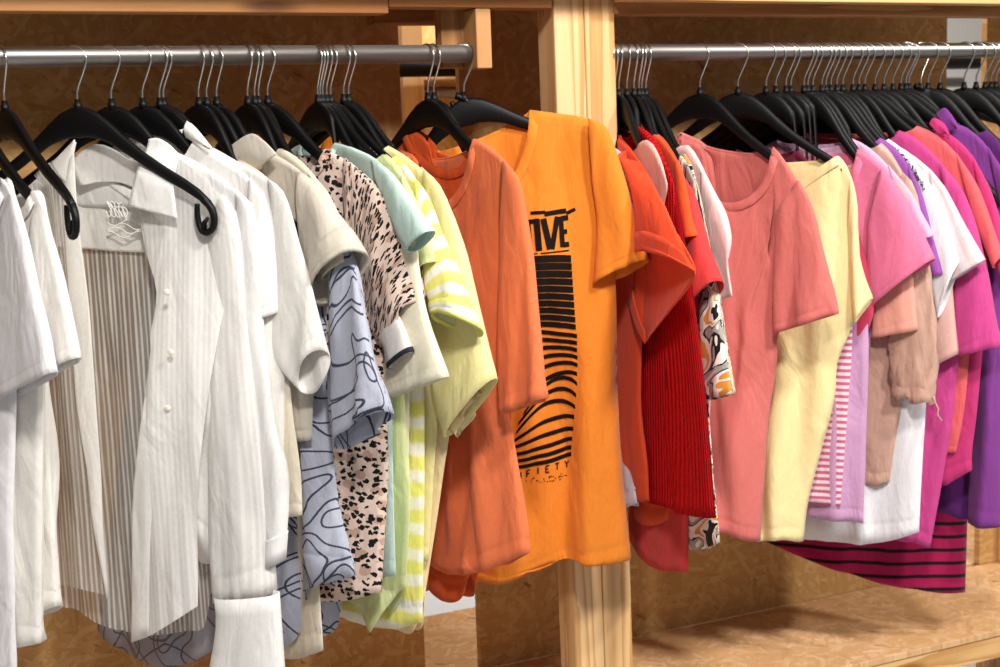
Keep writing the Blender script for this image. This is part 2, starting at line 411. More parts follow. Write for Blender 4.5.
def tube_sheet(so, si, sw, sov, seed, fold, nt=22, nf=26, opts=(), mir=None, w0=.35, tilt=0.):
    ts = np.concatenate([np.linspace(0, .90, nt-5), [.92, .928, .936, .965, 1.]])
    O, I = resample(so, ts), resample(si, ts)
    fd = Folds(seed, fold*1.0, .03, .09); r = random.Random(seed); P, U = [], []
    arc = np.concatenate([[0], np.cumsum(np.linalg.norm(np.diff((O+I)/2, axis=0), axis=1))])
    for i, t in enumerate(ts):
        c, h = (O[i]+I[i])/2, (O[i]-I[i])/2
        w = sw*(w0+(1-w0)*t**.8)
        if 'bell' in opts: w = sw*(.25+.75*t**1.6)
        if 'puff' in opts: w = sw*(.5+.8*math.sin(PI*min(t/.72, 1))-.3*(t > .72))
        row, ur = [], []; i0, i1 = max(i-2, 0), min(i+2, len(ts)-1); ax = (O[i1]+I[i1]-O[i0]-I[i0]); ax = ax/(np.linalg.norm(ax)+1e-9)
        L = np.linalg.norm(h)*2
        for k in range(nf):
            ph = 2*PI*k/nf; cs, sn = math.cos(ph), math.sin(ph)
            q = c+h*(abs(cs)**.9*(1 if cs > 0 else -1))
            v = w*abs(sn)**.75*(1 if sn > 0 else -1)
            if 'flare' in opts: v *= 1+.45*t*math.sin(3*ph+seed); q = q+h*(.10*t*math.sin(4*ph))+np.array([0, -.012*t*math.sin(3*ph+1)])
            if 'crumple' in opts:
                q = q+np.array([.004, .004])*math.sin(7*ph+11*t*3)*t; v += .005*t*math.sin(5*ph-30*t)
            if 'puff' in opts: q = q+h*(.06*math.sin(9*ph))*max(0, t-.5)*1.6
            v += fd(q[0]*1.0, q[1]*.8)*(.25+.75*t)*(.3+.7*abs(sn))
            if abs(t-.928) < .002 and 'nohem' not in opts: v *= .965
            if tilt: q = q+ax*(-tilt*max(-1, min(1, sn*1.0))*t**2.2)
            x = q[0]
            row.append((x if mir is None else 2*mir-x, -(v+sov), q[1])); ur.append((k/nf*2*L*.9, -arc[i]))
        P.append(row); U.append(ur)
    return P, U
def build_sleeve(g, seed, root, mat, far=False):
    opts = [k for k in ('bell', 'flare', 'puff', 'crumple', 'rolled', 'turnup', 'rib') if g.get(k)]
    mb = MB()
    P, U = tube_sheet(g['so'], g['si'], g.get('sw', .02), g.get('sov', 0), seed+(7 if far else 0), g.get('fold', .005), opts=opts, mir=g.get('uc', 0.) if far else None, tilt=g.get('tilt', 0.))
    if far: P = [[(max(p[0], -.292), p[1], p[2]) for p in r] for r in P]
    U = [[(p[0]*g.get('usc', 1.), p[1]*g.get('vsc', 1.)) for p in row] for row in U]
    mb.grid(P, U, True, flip=not far)
    o = link('sleeve', mb.mesh('sleeve'), mat, root); solid(o, .0018)
    if (g.get('turnup') or g.get('rolled')) and not far:
        mc = MB(); lo, hi = (.80, 1.0)
        n = len(P); rows = []; us = []
        for i in range(n-9 if g.get('turnup') else n-7, n):
            cen = np.mean(np.array(P[i]), axis=0)
            rows.append([tuple(cen+(np.array(p)-cen)*1.045+np.array([0, 0, -.001])) for p in P[i]]); us.append([(a[0], a[1]) for a in U[i]])
        cen = np.mean(np.array(P[-1]), axis=0)
        rows.append([tuple(cen+(np.array(p)-cen)*.97+np.array([0, 0, .004])) for p in P[-1]]); us.append(U[-1])
        mc.grid(rows, us, True, flip=True); solid(link('turned_cuff', mc.mesh('turned_cuff'), mat, root), .0018)
    if g.get('cuff') and not far:
        mc = MB(); rows = []
        for i in range(len(P)-5, len(P)):
            cen = np.mean(np.array(P[i]), axis=0); rows.append([tuple(cen+(np.array(p)-cen)*1.06) for p in P[i]])
        mc.grid(rows, U[-5:], True, flip=True); solid(link('cuff', mc.mesh('cuff'), g.get('cm', mat), root), .003)
    if g.get('tie') and not far:
        e = Vector(P[-1][0]); mt = MB()
        mt.tube([e+Vector((-.004, -.002, .012)), e, e+Vector((.006, 0, -.012)), e+Vector((.004, 0, -.022)), e+Vector((.013, 0, -.034))], .0016, 6)
        link('tie_cord', mt.mesh('tie_cord'), mat, root)
    return P
def build_patch(q, root, mat, seed, gu=1.0):
    nu, nv = q.get('nu', 14), q.get('nv', 24)
    ts = np.linspace(0, 1, nv); s = np.linspace(0, 1, nu)
    A, B = resample(q['A'], ts), resample(q['B'], ts)
    P = (1-s)[None, :, None]*A[:, None]+s[None, :, None]*B[:, None]
    if 'H' in q:
        Hc = resample(q['H'], s); lb = (1-s)[:, None]*Hc[0]+s[:, None]*Hc[-1]; P = P+(ts[:, None, None]**2)*(Hc-lb)[None]
    if 'T' in q:
        Tc = resample(q['T'], s); lt = (1-s)[:, None]*Tc[0]+s[:, None]*Tc[-1]; P = P+((1-ts)[:, None, None]**2)*(Tc-lt)[None]
    v = q.get('v', .02)+q.get('b', .0)*np.sin(PI*s)[None]+(q.get('va', 0.)*(1-s)+q.get('vb', 0.)*s)[None]
    v = v+q.get('vl', 0.)*sstep(ts, .0, .6)[:, None]
    if q.get('fold'): v = v+Folds(seed, q['fold'], .03, .12)(P[..., 0], P[..., 1])*(.3+.7*ts)[:, None]
    v = np.broadcast_to(v, P.shape[:2])
    mb = MB(); mb.grid(np.stack([P[..., 0], -v, P[..., 1]], -1), P)
    o = link(q['n'], mb.mesh(q['n']), q.get('m', mat), root)
    if not q.get('thin'): solid(o, q.get('th', .0022))
    return o
def stand_collar(g, res, root, mat):
    # a shirt's collar band standing on the neckline, open at the front
    ns, nn = 8, 17; side, u, z, v, T = res[1]
    a = [(u[0, k], v[0, k], z[0, k]) for k in range(ns-1, ns+nn-1)]
    rows = [[(p[0], -p[1]+.002, p[2]-.004) for p in a], [(p[0]*.97, -p[1]+.004, p[2]+.016) for p in a], [(p[0]*.95, -p[1]+.003, p[2]+.028) for p in a]]
    mb = MB(); mb.grid(rows, [[(p[0], p[2]) for p in r] for r in rows]); solid(link('collar', mb.mesh('collar'), mat, root), .002)

# ------------------------------------------------------------------ hangers
BASE_T = [(-.005, 0), (.012, -.001), (.03, -.008), (.05, -.022), (.075, -.043), (.105, -.066), (.14, -.088), (.17, -.105), (.195, -.121), (.213, -.138)]
THICK = [(0, .047), (.03, .041), (.06, .030), (.10, .022), (.16, .019), (.20, .017), (.215, .013)]
hook_me = None
def hook_mesh():
    global hook_me
    if hook_me is None:
        mb = MB(); cz = .074-.0045; r = .0205
        pts = [(0, 0, -.004), (0, 0, .012), (.0005, 0, .022), (.004, 0, .031), (.0145, 0, .052)]
        for k in range(15):
            a = -.25+k/14*(PI+.55); pts.append((r*math.cos(a), 0, cz+r*math.sin(a)))
        mb.tube(pts, .0017, 8); hook_me = mb.mesh('hook')
    return hook_me
def bar_mesh(clear=None, slope=1.):
    us = np.concatenate([np.linspace(-.213, -.03, 18), np.linspace(-.022, .022, 7), np.linspace(.03, .213, 22)])
    bt = np.array(BASE_T); th = np.array(THICK); P = []
    if clear is not None:
        cl = np.array(clear); un, zn = cl[0]
        slope = min(1.75, max(1., (-zn+.009)/-np.interp(un, bt[:, 0], bt[:, 1])))
        us = us[us < cl[-1, 0]-.018]
    for u in us:
        a = abs(u); sl = 1+(slope-1)*(sstep(u, 0, .09) if u > 0 else 0)
        zt = np.interp(a, bt[:, 0], bt[:, 1])*sl; h = np.interp(a, th[:, 0], th[:, 1]); w = .0062-.0012*a/.2
        if clear is not None and u > un:
            k = float(sstep(u, un, un+.04)); zt = min(zt, np.interp(u, cl[:, 0], cl[:, 1])-.008-.010*k); h *= 1-.45*k; w *= 1-.6*k
        zb = zt-h; row = []
        for k in range(12):
            ph = 2*PI*k/12; c, sn = math.cos(ph), math.sin(ph)
            row.append((u, w*abs(c)**.7*(1 if c > 0 else -1), (zt+zb)/2+h/2*abs(sn)**.6*(1 if sn > 0 else -1)))
        P.append(row)
    mb = MB(); mb.grid(P, None, True, flip=True)
    n = 12; mb.f.append(tuple(range(n))); mb.f.append(tuple(len(mb.v)-n+k for k in range(n))[::-1])
    e = P[-1]; ef = P[0]
    return mb.mesh('shoulder_bar'), (.213, np.mean([p[2] for p in e])), (-.213, np.mean([p[2] for p in ef]))
loop_me = None
def loop_mesh():
    global loop_me
    if loop_me is None:
        mb = MB(); pts = [(-.013, 0, .008), (-.003, 0, .001), (.004, 0, -.008), (.0075, 0, -.019), (.0065, 0, -.031), (-.001, 0, -.040), (-.010, 0, -.040), (-.017, 0, -.030), (-.0215, 0, -.012), (-.022, 0, .0)]
        pp = resample([(p[0], p[2]) for p in pts], 30)
        mb.tube([(p[0], 0, p[1]) for p in pp], [.0062]*6+[.0058-.0018*k/23 for k in range(24)], 8)
        mb.tube([(-.009, 0, -.036), (-.008, 0, -.026), (-.003, 0, -.018)], [.005, .004, .0022], 8)
        loop_me = mb.mesh('end_loop')
    return loop_me
def socket_mesh():
    mb = MB(); mb.tube([(0, 0, -.006), (0, 0, .004), (0, 0, .005), (0, 0, .011)], [.0062, .0062, .0048, .0046], 12); return mb.mesh('neck_socket')
sock_me = None; plain_bar = None
def hanger(x, yaw, label, roll=0, clear=None, loops=True, y=0., z=NECK_Z, group=None, slope=1.):
    global sock_me, plain_bar
    if sock_me is None: sock_me = socket_mesh()
    o = thing('clothes_hanger', label, 'clothes hanger', (x, y, z), yaw, group)
    link('hook', hook_mesh(), 'chrome', o)
    if clear is None and slope == 1.:
        if plain_bar is None: plain_bar = bar_mesh()
        me, e, ef = plain_bar
    else: me, e, ef = bar_mesh(clear, slope)
    b = link('shoulder_bar', me, 'plastic', o); s = link('neck_socket', sock_me, 'plastic', o)
    kids = [b, s]
    if loops:
        for (uu, zz), sx in ((e, 1), (ef, -1)):
            if clear is not None and sx > 0: continue
            l = link('end_loop', loop_mesh(), 'plastic', o); l.location = (uu, 0, zz-.001); l.scale = (sx, 1, 1)
            if sx > 0: l.rotation_euler = (0, math.radians(8), 0)
            kids.append(l)
    if roll:
        M = Matrix.Rotation(math.radians(-roll), 4, 'Y')
        for k in kids: k.matrix_local = M @ k.matrix_local
    return o
# garments: outlines in metres in the plane of each hanger (u toward the aisle, z from the hanger neck)
G = [
 dict(n='t_shirt', label='white short-sleeved tee at the far left edge, cut off by the frame', cat='t-shirt', mat='white_cool', x=-0.102, yaw=24.7, sh=[(0.1811, -0.1072), (0.1949, -0.1154), (0.2054, -0.1452)], be=[(0.2038, -0.1562), (0.1605, -0.4101), (0.1281, -0.5892), (0.0934, -0.8544)], hem=[(0.0934, -0.8544), (-0.0359, -0.8852)], so=[(0.1999, -0.1154), (0.2214, -0.1708), (0.2463, -0.2694), (0.272, -0.3608)], si=[(0.1516, -0.1985), (0.1179, -0.3132), (0.0769, -0.4358)], sov=0.0, d=0.03, nd=0.06, fold=0.006, hl='black plastic hanger of the leftmost white tee', roll=0),
 dict(n='t_shirt', label='off-white short-sleeved tee second from the left edge, beside the bare hanger loop', cat='t-shirt', mat='white_warm', x=-0.0504, yaw=20.9, sh=[(0.1785, -0.1186), (0.1915, -0.124), (0.2053, -0.1581)], be=[(0.202, -0.1788), (0.1505, -0.4152), (0.1156, -0.5972), (0.0844, -0.7918)], hem=[(0.0844, -0.7918), (0.0135, -0.8116), (-0.0481, -0.8343)], so=[(0.1942, -0.124), (0.2119, -0.1854), (0.2381, -0.2613), (0.2602, -0.3452)], si=[(0.1241, -0.2589), (0.0941, -0.3331), (0.0688, -0.412)], sov=0.0, d=0.03, nd=0.05, fold=0.007, hl='black plastic hanger entering the off-white tee second from the left edge', roll=0),
 dict(n='tank_top', label='white knit tank top hanging behind the two leftmost tees, hem above the chipboard', cat='top', mat='white_warm', x=0.001, yaw=15.3, sh=[(0.0118, -0.1421), (0.0397, -0.1519), (0.0722, -0.1715)], be=[(0.0826, -0.1915), (0.0855, -0.3228), (0.0686, -0.4287), (0.0572, -0.5827), (0.0435, -0.7512)], hem=[(0.0435, -0.7512), (-0.0062, -0.776), (-0.027, -0.7844)], d=0.022, nd=0.03, fold=0.007, bareh=1, nofar=1, slope=0.979, hl='black plastic hanger with its empty end loop over the sheer blouse front', roll=0),
 dict(n='blouse', label='sheer white pinstriped blouse hanging open with a pointed collar', cat='blouse', mat='sheer_front', x=0.1053, yaw=47.2, sh=[(0.1173, -0.0549), (0.1673, -0.0814), (0.2218, -0.1295), (0.2537, -0.1667)], be=[(0.2602, -0.1917), (0.2387, -0.2922), (0.2117, -0.4436), (0.1874, -0.5992), (0.1733, -0.752)], hem=[(0.1733, -0.752), (0.087, -0.8067), (0.0593, -0.8186)], so=[(0.2208, -0.1379), (0.2479, -0.1784), (0.2538, -0.3401), (0.2616, -0.4773), (0.2672, -0.6012), (0.2682, -0.7464)], si=[(0.1884, -0.2195), (0.1883, -0.3407), (0.1751, -0.4798), (0.1679, -0.6059), (0.1671, -0.7662)], sov=-0.022, patches=[dict(n='back_panel', m='sheer', thin=1, v=-0.035, b=-0.01, nu=30, nv=30, fold=0.006, A=[(-0.1206, -0.1163), (-0.1118, -0.2183), (-0.1118, -0.3775), (-0.1238, -0.5899), (-0.1318, -0.8016)], B=[(0.2404, -0.1881), (0.2197, -0.2965), (0.1957, -0.4507), (0.1727, -0.6091), (0.1555, -0.7551)], T=[(-0.1206, -0.1163), (-0.0643, -0.0975), (-0.0296, -0.1106), (0.014, -0.1208), (0.0668, -0.1189), (0.1195, -0.1065), (0.1768, -0.1377), (0.2404, -0.1881)], H=[(-0.1318, -0.8016), (-0.1003, -0.8095), (-0.0551, -0.8299), (-0.0043, -0.8445), (0.0508, -0.8418), (0.1003, -0.8313), (0.1313, -0.8223), (0.1553, -0.7584)]), dict(n='yoke', m='semi_sheer', v=-0.03, b=-0.01, A=[(-0.0992, -0.1212), (-0.0966, -0.171), (-0.0968, -0.2133)], B=[(0.1878, -0.1407), (0.2016, -0.1828), (0.2072, -0.2234)], T=[(-0.0992, -0.1212), (-0.062, -0.1097), (-0.0176, -0.1137), (0.0259, -0.1223), (0.075, -0.1203), (0.1305, -0.114), (0.1878, -0.1407)], H=[(-0.0968, -0.2133), (-0.0355, -0.2169), (0.0264, -0.222), (0.0876, -0.224), (0.2072, -0.2234)]), dict(n='collar_stand', m='semi_sheer', v=-0.016, b=-0.004, A=[(-0.0326, -0.0885), (-0.0268, -0.1038), (-0.0175, -0.1192)], B=[(0.1037, -0.083), (0.0985, -0.1053), (0.0865, -0.1275)], T=[(-0.0326, -0.0885), (-0.013, -0.0678), (0.0143, -0.0565), (0.0432, -0.0649), (0.0729, -0.0822), (0.1037, -0.083)], H=[(-0.0175, -0.1192), (0.0181, -0.1139), (0.0528, -0.1162), (0.0865, -0.1275)]), dict(n='front_panel', m='sheer', thin=1, v=-0.002, b=0.014, va=-0.02, nu=16, nv=30, fold=0.005, A=[(-0.1026, -0.1015), (-0.0809, -0.1387), (-0.0827, -0.2934), (-0.0947, -0.4836), (-0.1029, -0.6134), (-0.1087, -0.7587)], B=[(-0.0138, -0.0644), (-0.017, -0.1399), (-0.0149, -0.2162), (-0.0097, -0.3195), (-0.0299, -0.45), (-0.0307, -0.6261), (-0.0136, -0.7671)], H=[(-0.1087, -0.7587), (-0.0824, -0.7553), (-0.0548, -0.7568), (-0.0136, -0.7671)]), dict(n='placket', m='semi_sheer', v=0.01, b=0.002, fold=0.003, A=[(-0.0182, -0.0865), (-0.0316, -0.1389), (-0.0332, -0.215), (-0.0339, -0.3227), (-0.036, -0.4478), (-0.0259, -0.5585), (-0.022, -0.6386), (-0.0071, -0.7611)], B=[(-0.0057, -0.0644), (-0.0071, -0.1394), (-0.005, -0.2152), (0.0002, -0.3178), (-0.0016, -0.4627), (-0.0021, -0.5735), (-0.0053, -0.6538), (-0.0039, -0.7657)]), dict(n='front_panel', m='sheer_front', thin=1, v=-0.022, b=0.006, vl=0.05, nu=22, nv=34, fold=0.007, A=[(0.0926, -0.1128), (0.0791, -0.1518), (0.0909, -0.2218), (0.1106, -0.2799), (0.1018, -0.3493), (0.1033, -0.3756), (0.0905, -0.4508), (0.0774, -0.5302), (0.0653, -0.5946), (0.0571, -0.6758), (0.0454, -0.8259)], B=[(0.2421, -0.1664), (0.2433, -0.1976), (0.2234, -0.2949), (0.1995, -0.4481), (0.1749, -0.6056), (0.1623, -0.7601)], T=[(0.0926, -0.1128), (0.112, -0.0834), (0.1546, -0.0816), (0.2098, -0.1288), (0.2421, -0.1664)], H=[(0.0454, -0.8259), (0.0752, -0.8137), (0.1106, -0.793), (0.1623, -0.7601)]), dict(n='placket', m='semi_sheer', v=-0.018, vl=0.052, b=0.002, fold=0.002, nv=34, A=[(0.0816, -0.1516), (0.0934, -0.2214), (0.113, -0.2795), (0.1043, -0.3487), (0.1057, -0.3749), (0.093, -0.45), (0.0798, -0.5292), (0.0678, -0.5935), (0.0597, -0.6745), (0.0461, -0.8244)], B=[(0.1125, -0.1521), (0.1226, -0.2217), (0.1388, -0.2794), (0.1371, -0.3483), (0.1351, -0.3745), (0.1244, -0.4492), (0.1133, -0.528), (0.1032, -0.5919), (0.0918, -0.6727), (0.0777, -0.8121)]), dict(n='collar', m='white_neutral', v=-0.019, vl=0.022, b=0.001, fold=0.001, A=[(0.106, -0.0519), (0.0985, -0.0829), (0.0869, -0.1201), (0.0759, -0.15)], B=[(0.1535, -0.0741), (0.1531, -0.1022), (0.1556, -0.1365), (0.1581, -0.1709)], T=[(0.106, -0.0519), (0.1214, -0.0509), (0.1393, -0.0603), (0.1535, -0.0741)]), dict(n='collar', m='semi_sheer', v=0.01, b=0.004, A=[(-0.0026, -0.0496), (-0.0252, -0.0668), (-0.046, -0.0828)], B=[(-0.0012, -0.0526), (-0.0112, -0.0867), (-0.0192, -0.1181)])], d=0.035, nd=0.05, fold=0.007, custom='blouse', bareh=1, tubes=[dict(n='cuff', m='white_neutral', so=[(0.2845, -0.7412), (0.2851, -0.8139), (0.286, -0.9098)], si=[(0.1765, -0.755), (0.1764, -0.8063), (0.1473, -0.9227)], sw=0.024, sov=-0.004)], buttons=[(0.1485, -0.2769), (0.1484, -0.3667), (0.1369, -0.4519), (0.1164, -0.5418), (0.1079, -0.6295)], embroidery=[[(0.0236, -0.1607), (0.0292, -0.1543), (0.0218, -0.1435), (0.0219, -0.1463), (0.0288, -0.1606), (0.0227, -0.1674), (0.0189, -0.1588)], [(0.0354, -0.1578), (0.0332, -0.1462), (0.0267, -0.145), (0.0331, -0.1581), (0.034, -0.1682), (0.0259, -0.1625), (0.0306, -0.1515)], [(0.0435, -0.1495), (0.0354, -0.1447), (0.0357, -0.1554), (0.0424, -0.1681), (0.0364, -0.1659), (0.0337, -0.1543), (0.0423, -0.1523)], [(0.0468, -0.1453), (0.0402, -0.1529), (0.0469, -0.1669), (0.0476, -0.1688), (0.0402, -0.1577), (0.0451, -0.1521), (0.0497, -0.1621)], [(0.0486, -0.1508), (0.0495, -0.1651), (0.0562, -0.1708), (0.0503, -0.1614), (0.0481, -0.1528), (0.0561, -0.1597), (0.0523, -0.1738)], [(0.0188, -0.176), (0.0259, -0.18), (0.0333, -0.181), (0.0409, -0.1784), (0.0486, -0.1743), (0.0561, -0.1717), (0.0634, -0.1729), (0.0704, -0.1768), (0.0774, -0.1807)], [(0.0179, -0.187), (0.0254, -0.1859), (0.0332, -0.1821), (0.0409, -0.1784), (0.0483, -0.1779), (0.0554, -0.1808), (0.0624, -0.1852), (0.0695, -0.1877), (0.077, -0.1865)], [(0.0177, -0.19), (0.0254, -0.1858), (0.033, -0.1836), (0.0403, -0.1851), (0.0474, -0.1893), (0.0544, -0.1929), (0.0617, -0.1935), (0.0693, -0.1905), (0.077, -0.1864)], [(0.0177, -0.1902), (0.0251, -0.19), (0.0322, -0.1933), (0.0393, -0.1976), (0.0465, -0.1997), (0.054, -0.1982), (0.0617, -0.1941), (0.0693, -0.1908), (0.0766, -0.1907)]], bv=0.03, sw=0.03, slope=1.046, hl='black plastic hanger with an open end loop, wide across the sheer blouse', roll=0),
 dict(n='shirt', label='white long-sleeved shirt behind the sheer blouse, buttoned cuff at its hem', cat='shirt', mat='white_neutral', x=0.1554, yaw=45, sh=[(0.097, -0.0693), (0.1471, -0.0929), (0.2039, -0.1311), (0.231, -0.1537)], be=[(0.2317, -0.1685), (0.2114, -0.2953), (0.196, -0.4482), (0.1802, -0.6049), (0.1737, -0.7007)], hem=[(0.1737, -0.7007), (0.1022, -0.7059)], so=[(0.2054, -0.1341), (0.2362, -0.1759), (0.2366, -0.3252), (0.2488, -0.4771), (0.2652, -0.569), (0.2488, -0.6953)], si=[(0.2073, -0.2054), (0.205, -0.3408), (0.206, -0.4787), (0.2185, -0.6027), (0.2222, -0.7067)], sov=0.0, nofar=1, fe=[(0.1, -0.1668), (0.0936, -0.2962), (0.0865, -0.4831), (0.0817, -0.6427)], d=0.02, nd=0.02, fold=0.005, sw=0.016, cuff=1, hl='black hanger of the white long-sleeved shirt behind the sheer blouse', roll=0),
 dict(n='shirt', label='white cotton shirt with rumpled short sleeve, just behind the sheer blouse', cat='shirt', mat='white_neutral', x=0.2022, yaw=42, sh=[(0.087, -0.0585), (0.1335, -0.0837), (0.1807, -0.1146), (0.2033, -0.1402)], be=[(0.2058, -0.1551), (0.1927, -0.298), (0.1896, -0.4517), (0.175, -0.5621), (0.1697, -0.6419)], hem=[(0.1697, -0.6419), (0.1109, -0.6463)], so=[(0.1841, -0.1146), (0.2098, -0.1477), (0.2222, -0.2224), (0.2248, -0.3157)], si=[(0.1793, -0.1848), (0.1782, -0.2526), (0.1763, -0.3319)], sov=0.0, nofar=1, fe=[(0.0474, -0.1685), (0.0407, -0.3002), (0.0332, -0.4903), (0.0281, -0.6527)], d=0.02, nd=0.04, fold=0.005, sw=0.02, stand=1, hl='black hanger of the white cotton shirt with rumpled short sleeve, just behind the sheer blouse', roll=0),
 dict(n='shirt', label='white collared shirt with a wide short sleeve flaring out at the cuff', cat='shirt', mat='white_warm', x=0.2282, yaw=37, sh=[(0.094, -0.0684), (0.147, -0.0936), (0.1972, -0.1183), (0.2231, -0.1408)], be=[(0.2239, -0.1555), (0.2143, -0.2976), (0.2039, -0.4507), (0.1956, -0.5446), (0.1935, -0.5762)], hem=[(0.1935, -0.5762), (0.1495, -0.58)], so=[(0.1973, -0.1168), (0.225, -0.1393), (0.2458, -0.2074), (0.272, -0.3036), (0.2873, -0.3749)], si=[(0.2067, -0.1926), (0.1987, -0.2828), (0.1848, -0.3747), (0.2344, -0.4367)], sov=0.0, patches=[dict(n='collar', A=[(0.0677, -0.0269), (0.0841, -0.0379), (0.1121, -0.0684)], B=[(0.0638, -0.0507), (0.0842, -0.0602), (0.1067, -0.0653)], v=0.02, b=0.006)], nofar=1, fe=[(0.0173, -0.1696), (0.01, -0.3026), (0.0019, -0.4949), (-0.0036, -0.6591)], d=0.02, nd=0.045, fold=0.005, sw=0.011, tilt=0.02, hl='black hanger of the white collared shirt with a flaring sleeve', roll=0),
 dict(n='dress', label='long grey dress with scroll lines and painted-in shade, its curved hem below the sheer blouse', cat='dress', mat='scroll_taupe', x=0.2343, yaw=40, sh=[(0.0864, -0.0958), (0.1181, -0.1146), (0.1423, -0.1331), (0.1589, -0.1544)], be=[(0.1578, -0.171), (0.1304, -0.3009), (0.0982, -0.4903), (0.0624, -0.7201), (0.0337, -0.8703)], hem=[(0.0337, -0.8703), (-0.0181, -0.8991), (-0.0735, -0.9081), (-0.1552, -0.8942), (-0.2099, -0.8659)], fe=[(-0.038, -0.1774), (-0.0754, -0.3369), (-0.135, -0.5532), (-0.2099, -0.8659)], d=0.02, nd=0.02, fold=0.006, nofar=1, hl='black hanger of the long grey scroll-patterned dress', roll=0),
 dict(n='tunic', label='plain cream tunic whose straight hem shows left of the grey scroll top', cat='tunic', mat='cream', x=0.2887, yaw=23.4, sh=[(0.093, -0.088), (0.1298, -0.1035), (0.1653, -0.1246), (0.1865, -0.1454)], be=[(0.1901, -0.1557), (0.1786, -0.2381), (0.1775, -0.3594), (0.1824, -0.4666), (0.1934, -0.5586), (0.1923, -0.6294)], hem=[(0.1923, -0.6294), (0.1587, -0.6378), (0.1149, -0.6447)], d=0.016, nd=0.03, fold=0.003, hl='black hanger of the plain cream tunic beside the white shirts', roll=0),
 dict(n='shirt_jacket', label='beige heavy cotton shirt with collar and turned cuff on a short sleeve', cat='shirt', mat='beige', x=0.3171, yaw=25.6, sh=[(0.09, -0.0709), (0.1274, -0.0837), (0.1807, -0.1084), (0.205, -0.1293)], be=[(0.204, -0.1427), (0.1964, -0.3006), (0.1895, -0.3929), (0.1779, -0.4872), (0.1756, -0.5189)], hem=[(0.1756, -0.5189), (0.1255, -0.5245)], so=[(0.1807, -0.1084), (0.2074, -0.1264), (0.251, -0.1676), (0.2836, -0.2053), (0.2966, -0.2254)], si=[(0.1801, -0.1727), (0.1815, -0.2103), (0.1877, -0.2434), (0.2003, -0.3065)], sov=0.0, patches=[dict(n='collar', A=[(0.046, -0.0694), (0.0987, -0.0494), (0.1273, -0.0591), (0.1566, -0.0805)], B=[(0.0779, -0.1034), (0.0982, -0.1067), (0.1096, -0.1068), (0.1214, -0.1009)], v=0.022, b=0.006)], d=0.03, nd=0.05, fold=0.004, sw=0.03, turnup=1, tilt=0.014, hl='black hanger of the beige cotton shirt with a turned cuff', roll=0),
 dict(n='shirt', label='pale cream shirt squeezed between the beige shirt and the leopard print top', cat='shirt', mat='cream', x=0.3667, yaw=15.8, sh=[(0.0859, -0.0736), (0.1267, -0.0878), (0.1706, -0.1136), (0.2051, -0.1432)], be=[(0.2038, -0.1581), (0.1637, -0.3032), (0.1379, -0.4615), (0.1306, -0.7203), (0.1311, -0.8691)], hem=[(0.1311, -0.8691), (0.0767, -0.8953), (0.0311, -0.9041)], so=[(0.1655, -0.1106), (0.2103, -0.1432), (0.2376, -0.187), (0.2458, -0.2413)], si=[(0.1797, -0.1885), (0.187, -0.2259), (0.1936, -0.2709)], sov=0.0, d=0.016, nd=0.03, fold=0.003, sw=0.014, hl='black hanger of the pale cream shirt beside the leopard print blouse', roll=0),
 dict(n='tunic', label='grey-blue tunic with dark corded scroll embroidery and a flared sleeve', cat='tunic', mat='scroll', x=0.3846, yaw=14.7, sh=[(0.0822, -0.1034), (0.1381, -0.1188), (0.1805, -0.1396), (0.2052, -0.1662)], be=[(0.1847, -0.2117), (0.1609, -0.3509), (0.1604, -0.5076), (0.1785, -0.648), (0.2073, -0.7301)], hem=[(0.2073, -0.7301), (0.1096, -0.777), (0.0616, -0.8734), (-0.0669, -0.9215), (-0.1707, -0.9345)], so=[(0.1924, -0.1436), (0.2373, -0.2093), (0.265, -0.2818), (0.2937, -0.3682), (0.3245, -0.4565)], si=[(0.2051, -0.3007), (0.1871, -0.3785), (0.1772, -0.457), (0.187, -0.5324)], sov=0.008, d=0.04, nd=0.04, fold=0.012, sw=0.02, tilt=0.01, vsh=-0.012, pleats=4, hl='black hanger of the grey-blue tunic with dark corded scroll embroidery and a flared sleeve', roll=0),
 dict(n='blouse', label='pale pink leopard print blouse with a ruffled draping sleeve', cat='blouse', mat='leopard', x=0.3992, yaw=30.4, sh=[(0.1168, -0.0761), (0.1542, -0.0937), (0.1866, -0.1186), (0.2127, -0.1431)], be=[(0.2154, -0.1628), (0.2108, -0.3086), (0.2116, -0.4651), (0.2082, -0.593), (0.1853, -0.7789)], hem=[(0.1853, -0.7789), (0.1303, -0.7961), (0.0654, -0.8067)], so=[(0.1544, -0.0907), (0.2171, -0.134), (0.2582, -0.1929), (0.2819, -0.2484), (0.2925, -0.2995)], si=[(0.1543, -0.2513), (0.1635, -0.2979), (0.1771, -0.3381), (0.23, -0.3854)], sov=0.0, d=0.03, nd=0.05, fold=0.008, sw=0.022, flare=1, usc=0.95, vsc=1.9, hl='black hanger of the pale pink leopard print blouse with a ruffled draping sleeve', roll=0),
 dict(n='t_shirt', label='mint green cap-sleeved top just behind the leopard print blouse', cat='top', mat='mint', x=0.4825, yaw=10.8, sh=[(0.0517, -0.0675), (0.0951, -0.0759), (0.1603, -0.092), (0.2106, -0.1163)], be=[(0.2149, -0.1327), (0.2031, -0.3082), (0.1869, -0.4662), (0.1762, -0.6282), (0.1719, -0.752)], hem=[(0.1719, -0.752), (0.1375, -0.7636), (0.0927, -0.7744)], so=[(0.1603, -0.092), (0.2134, -0.1163), (0.2635, -0.1545), (0.3167, -0.1985)], si=[(0.2002, -0.1707), (0.2263, -0.2002), (0.2601, -0.2318)], sov=0.0, d=0.014, nd=0.045, fold=0.003, sw=0.016, hl='black hanger of the mint green cap-sleeved top just behind the leopard print blouse', roll=0),
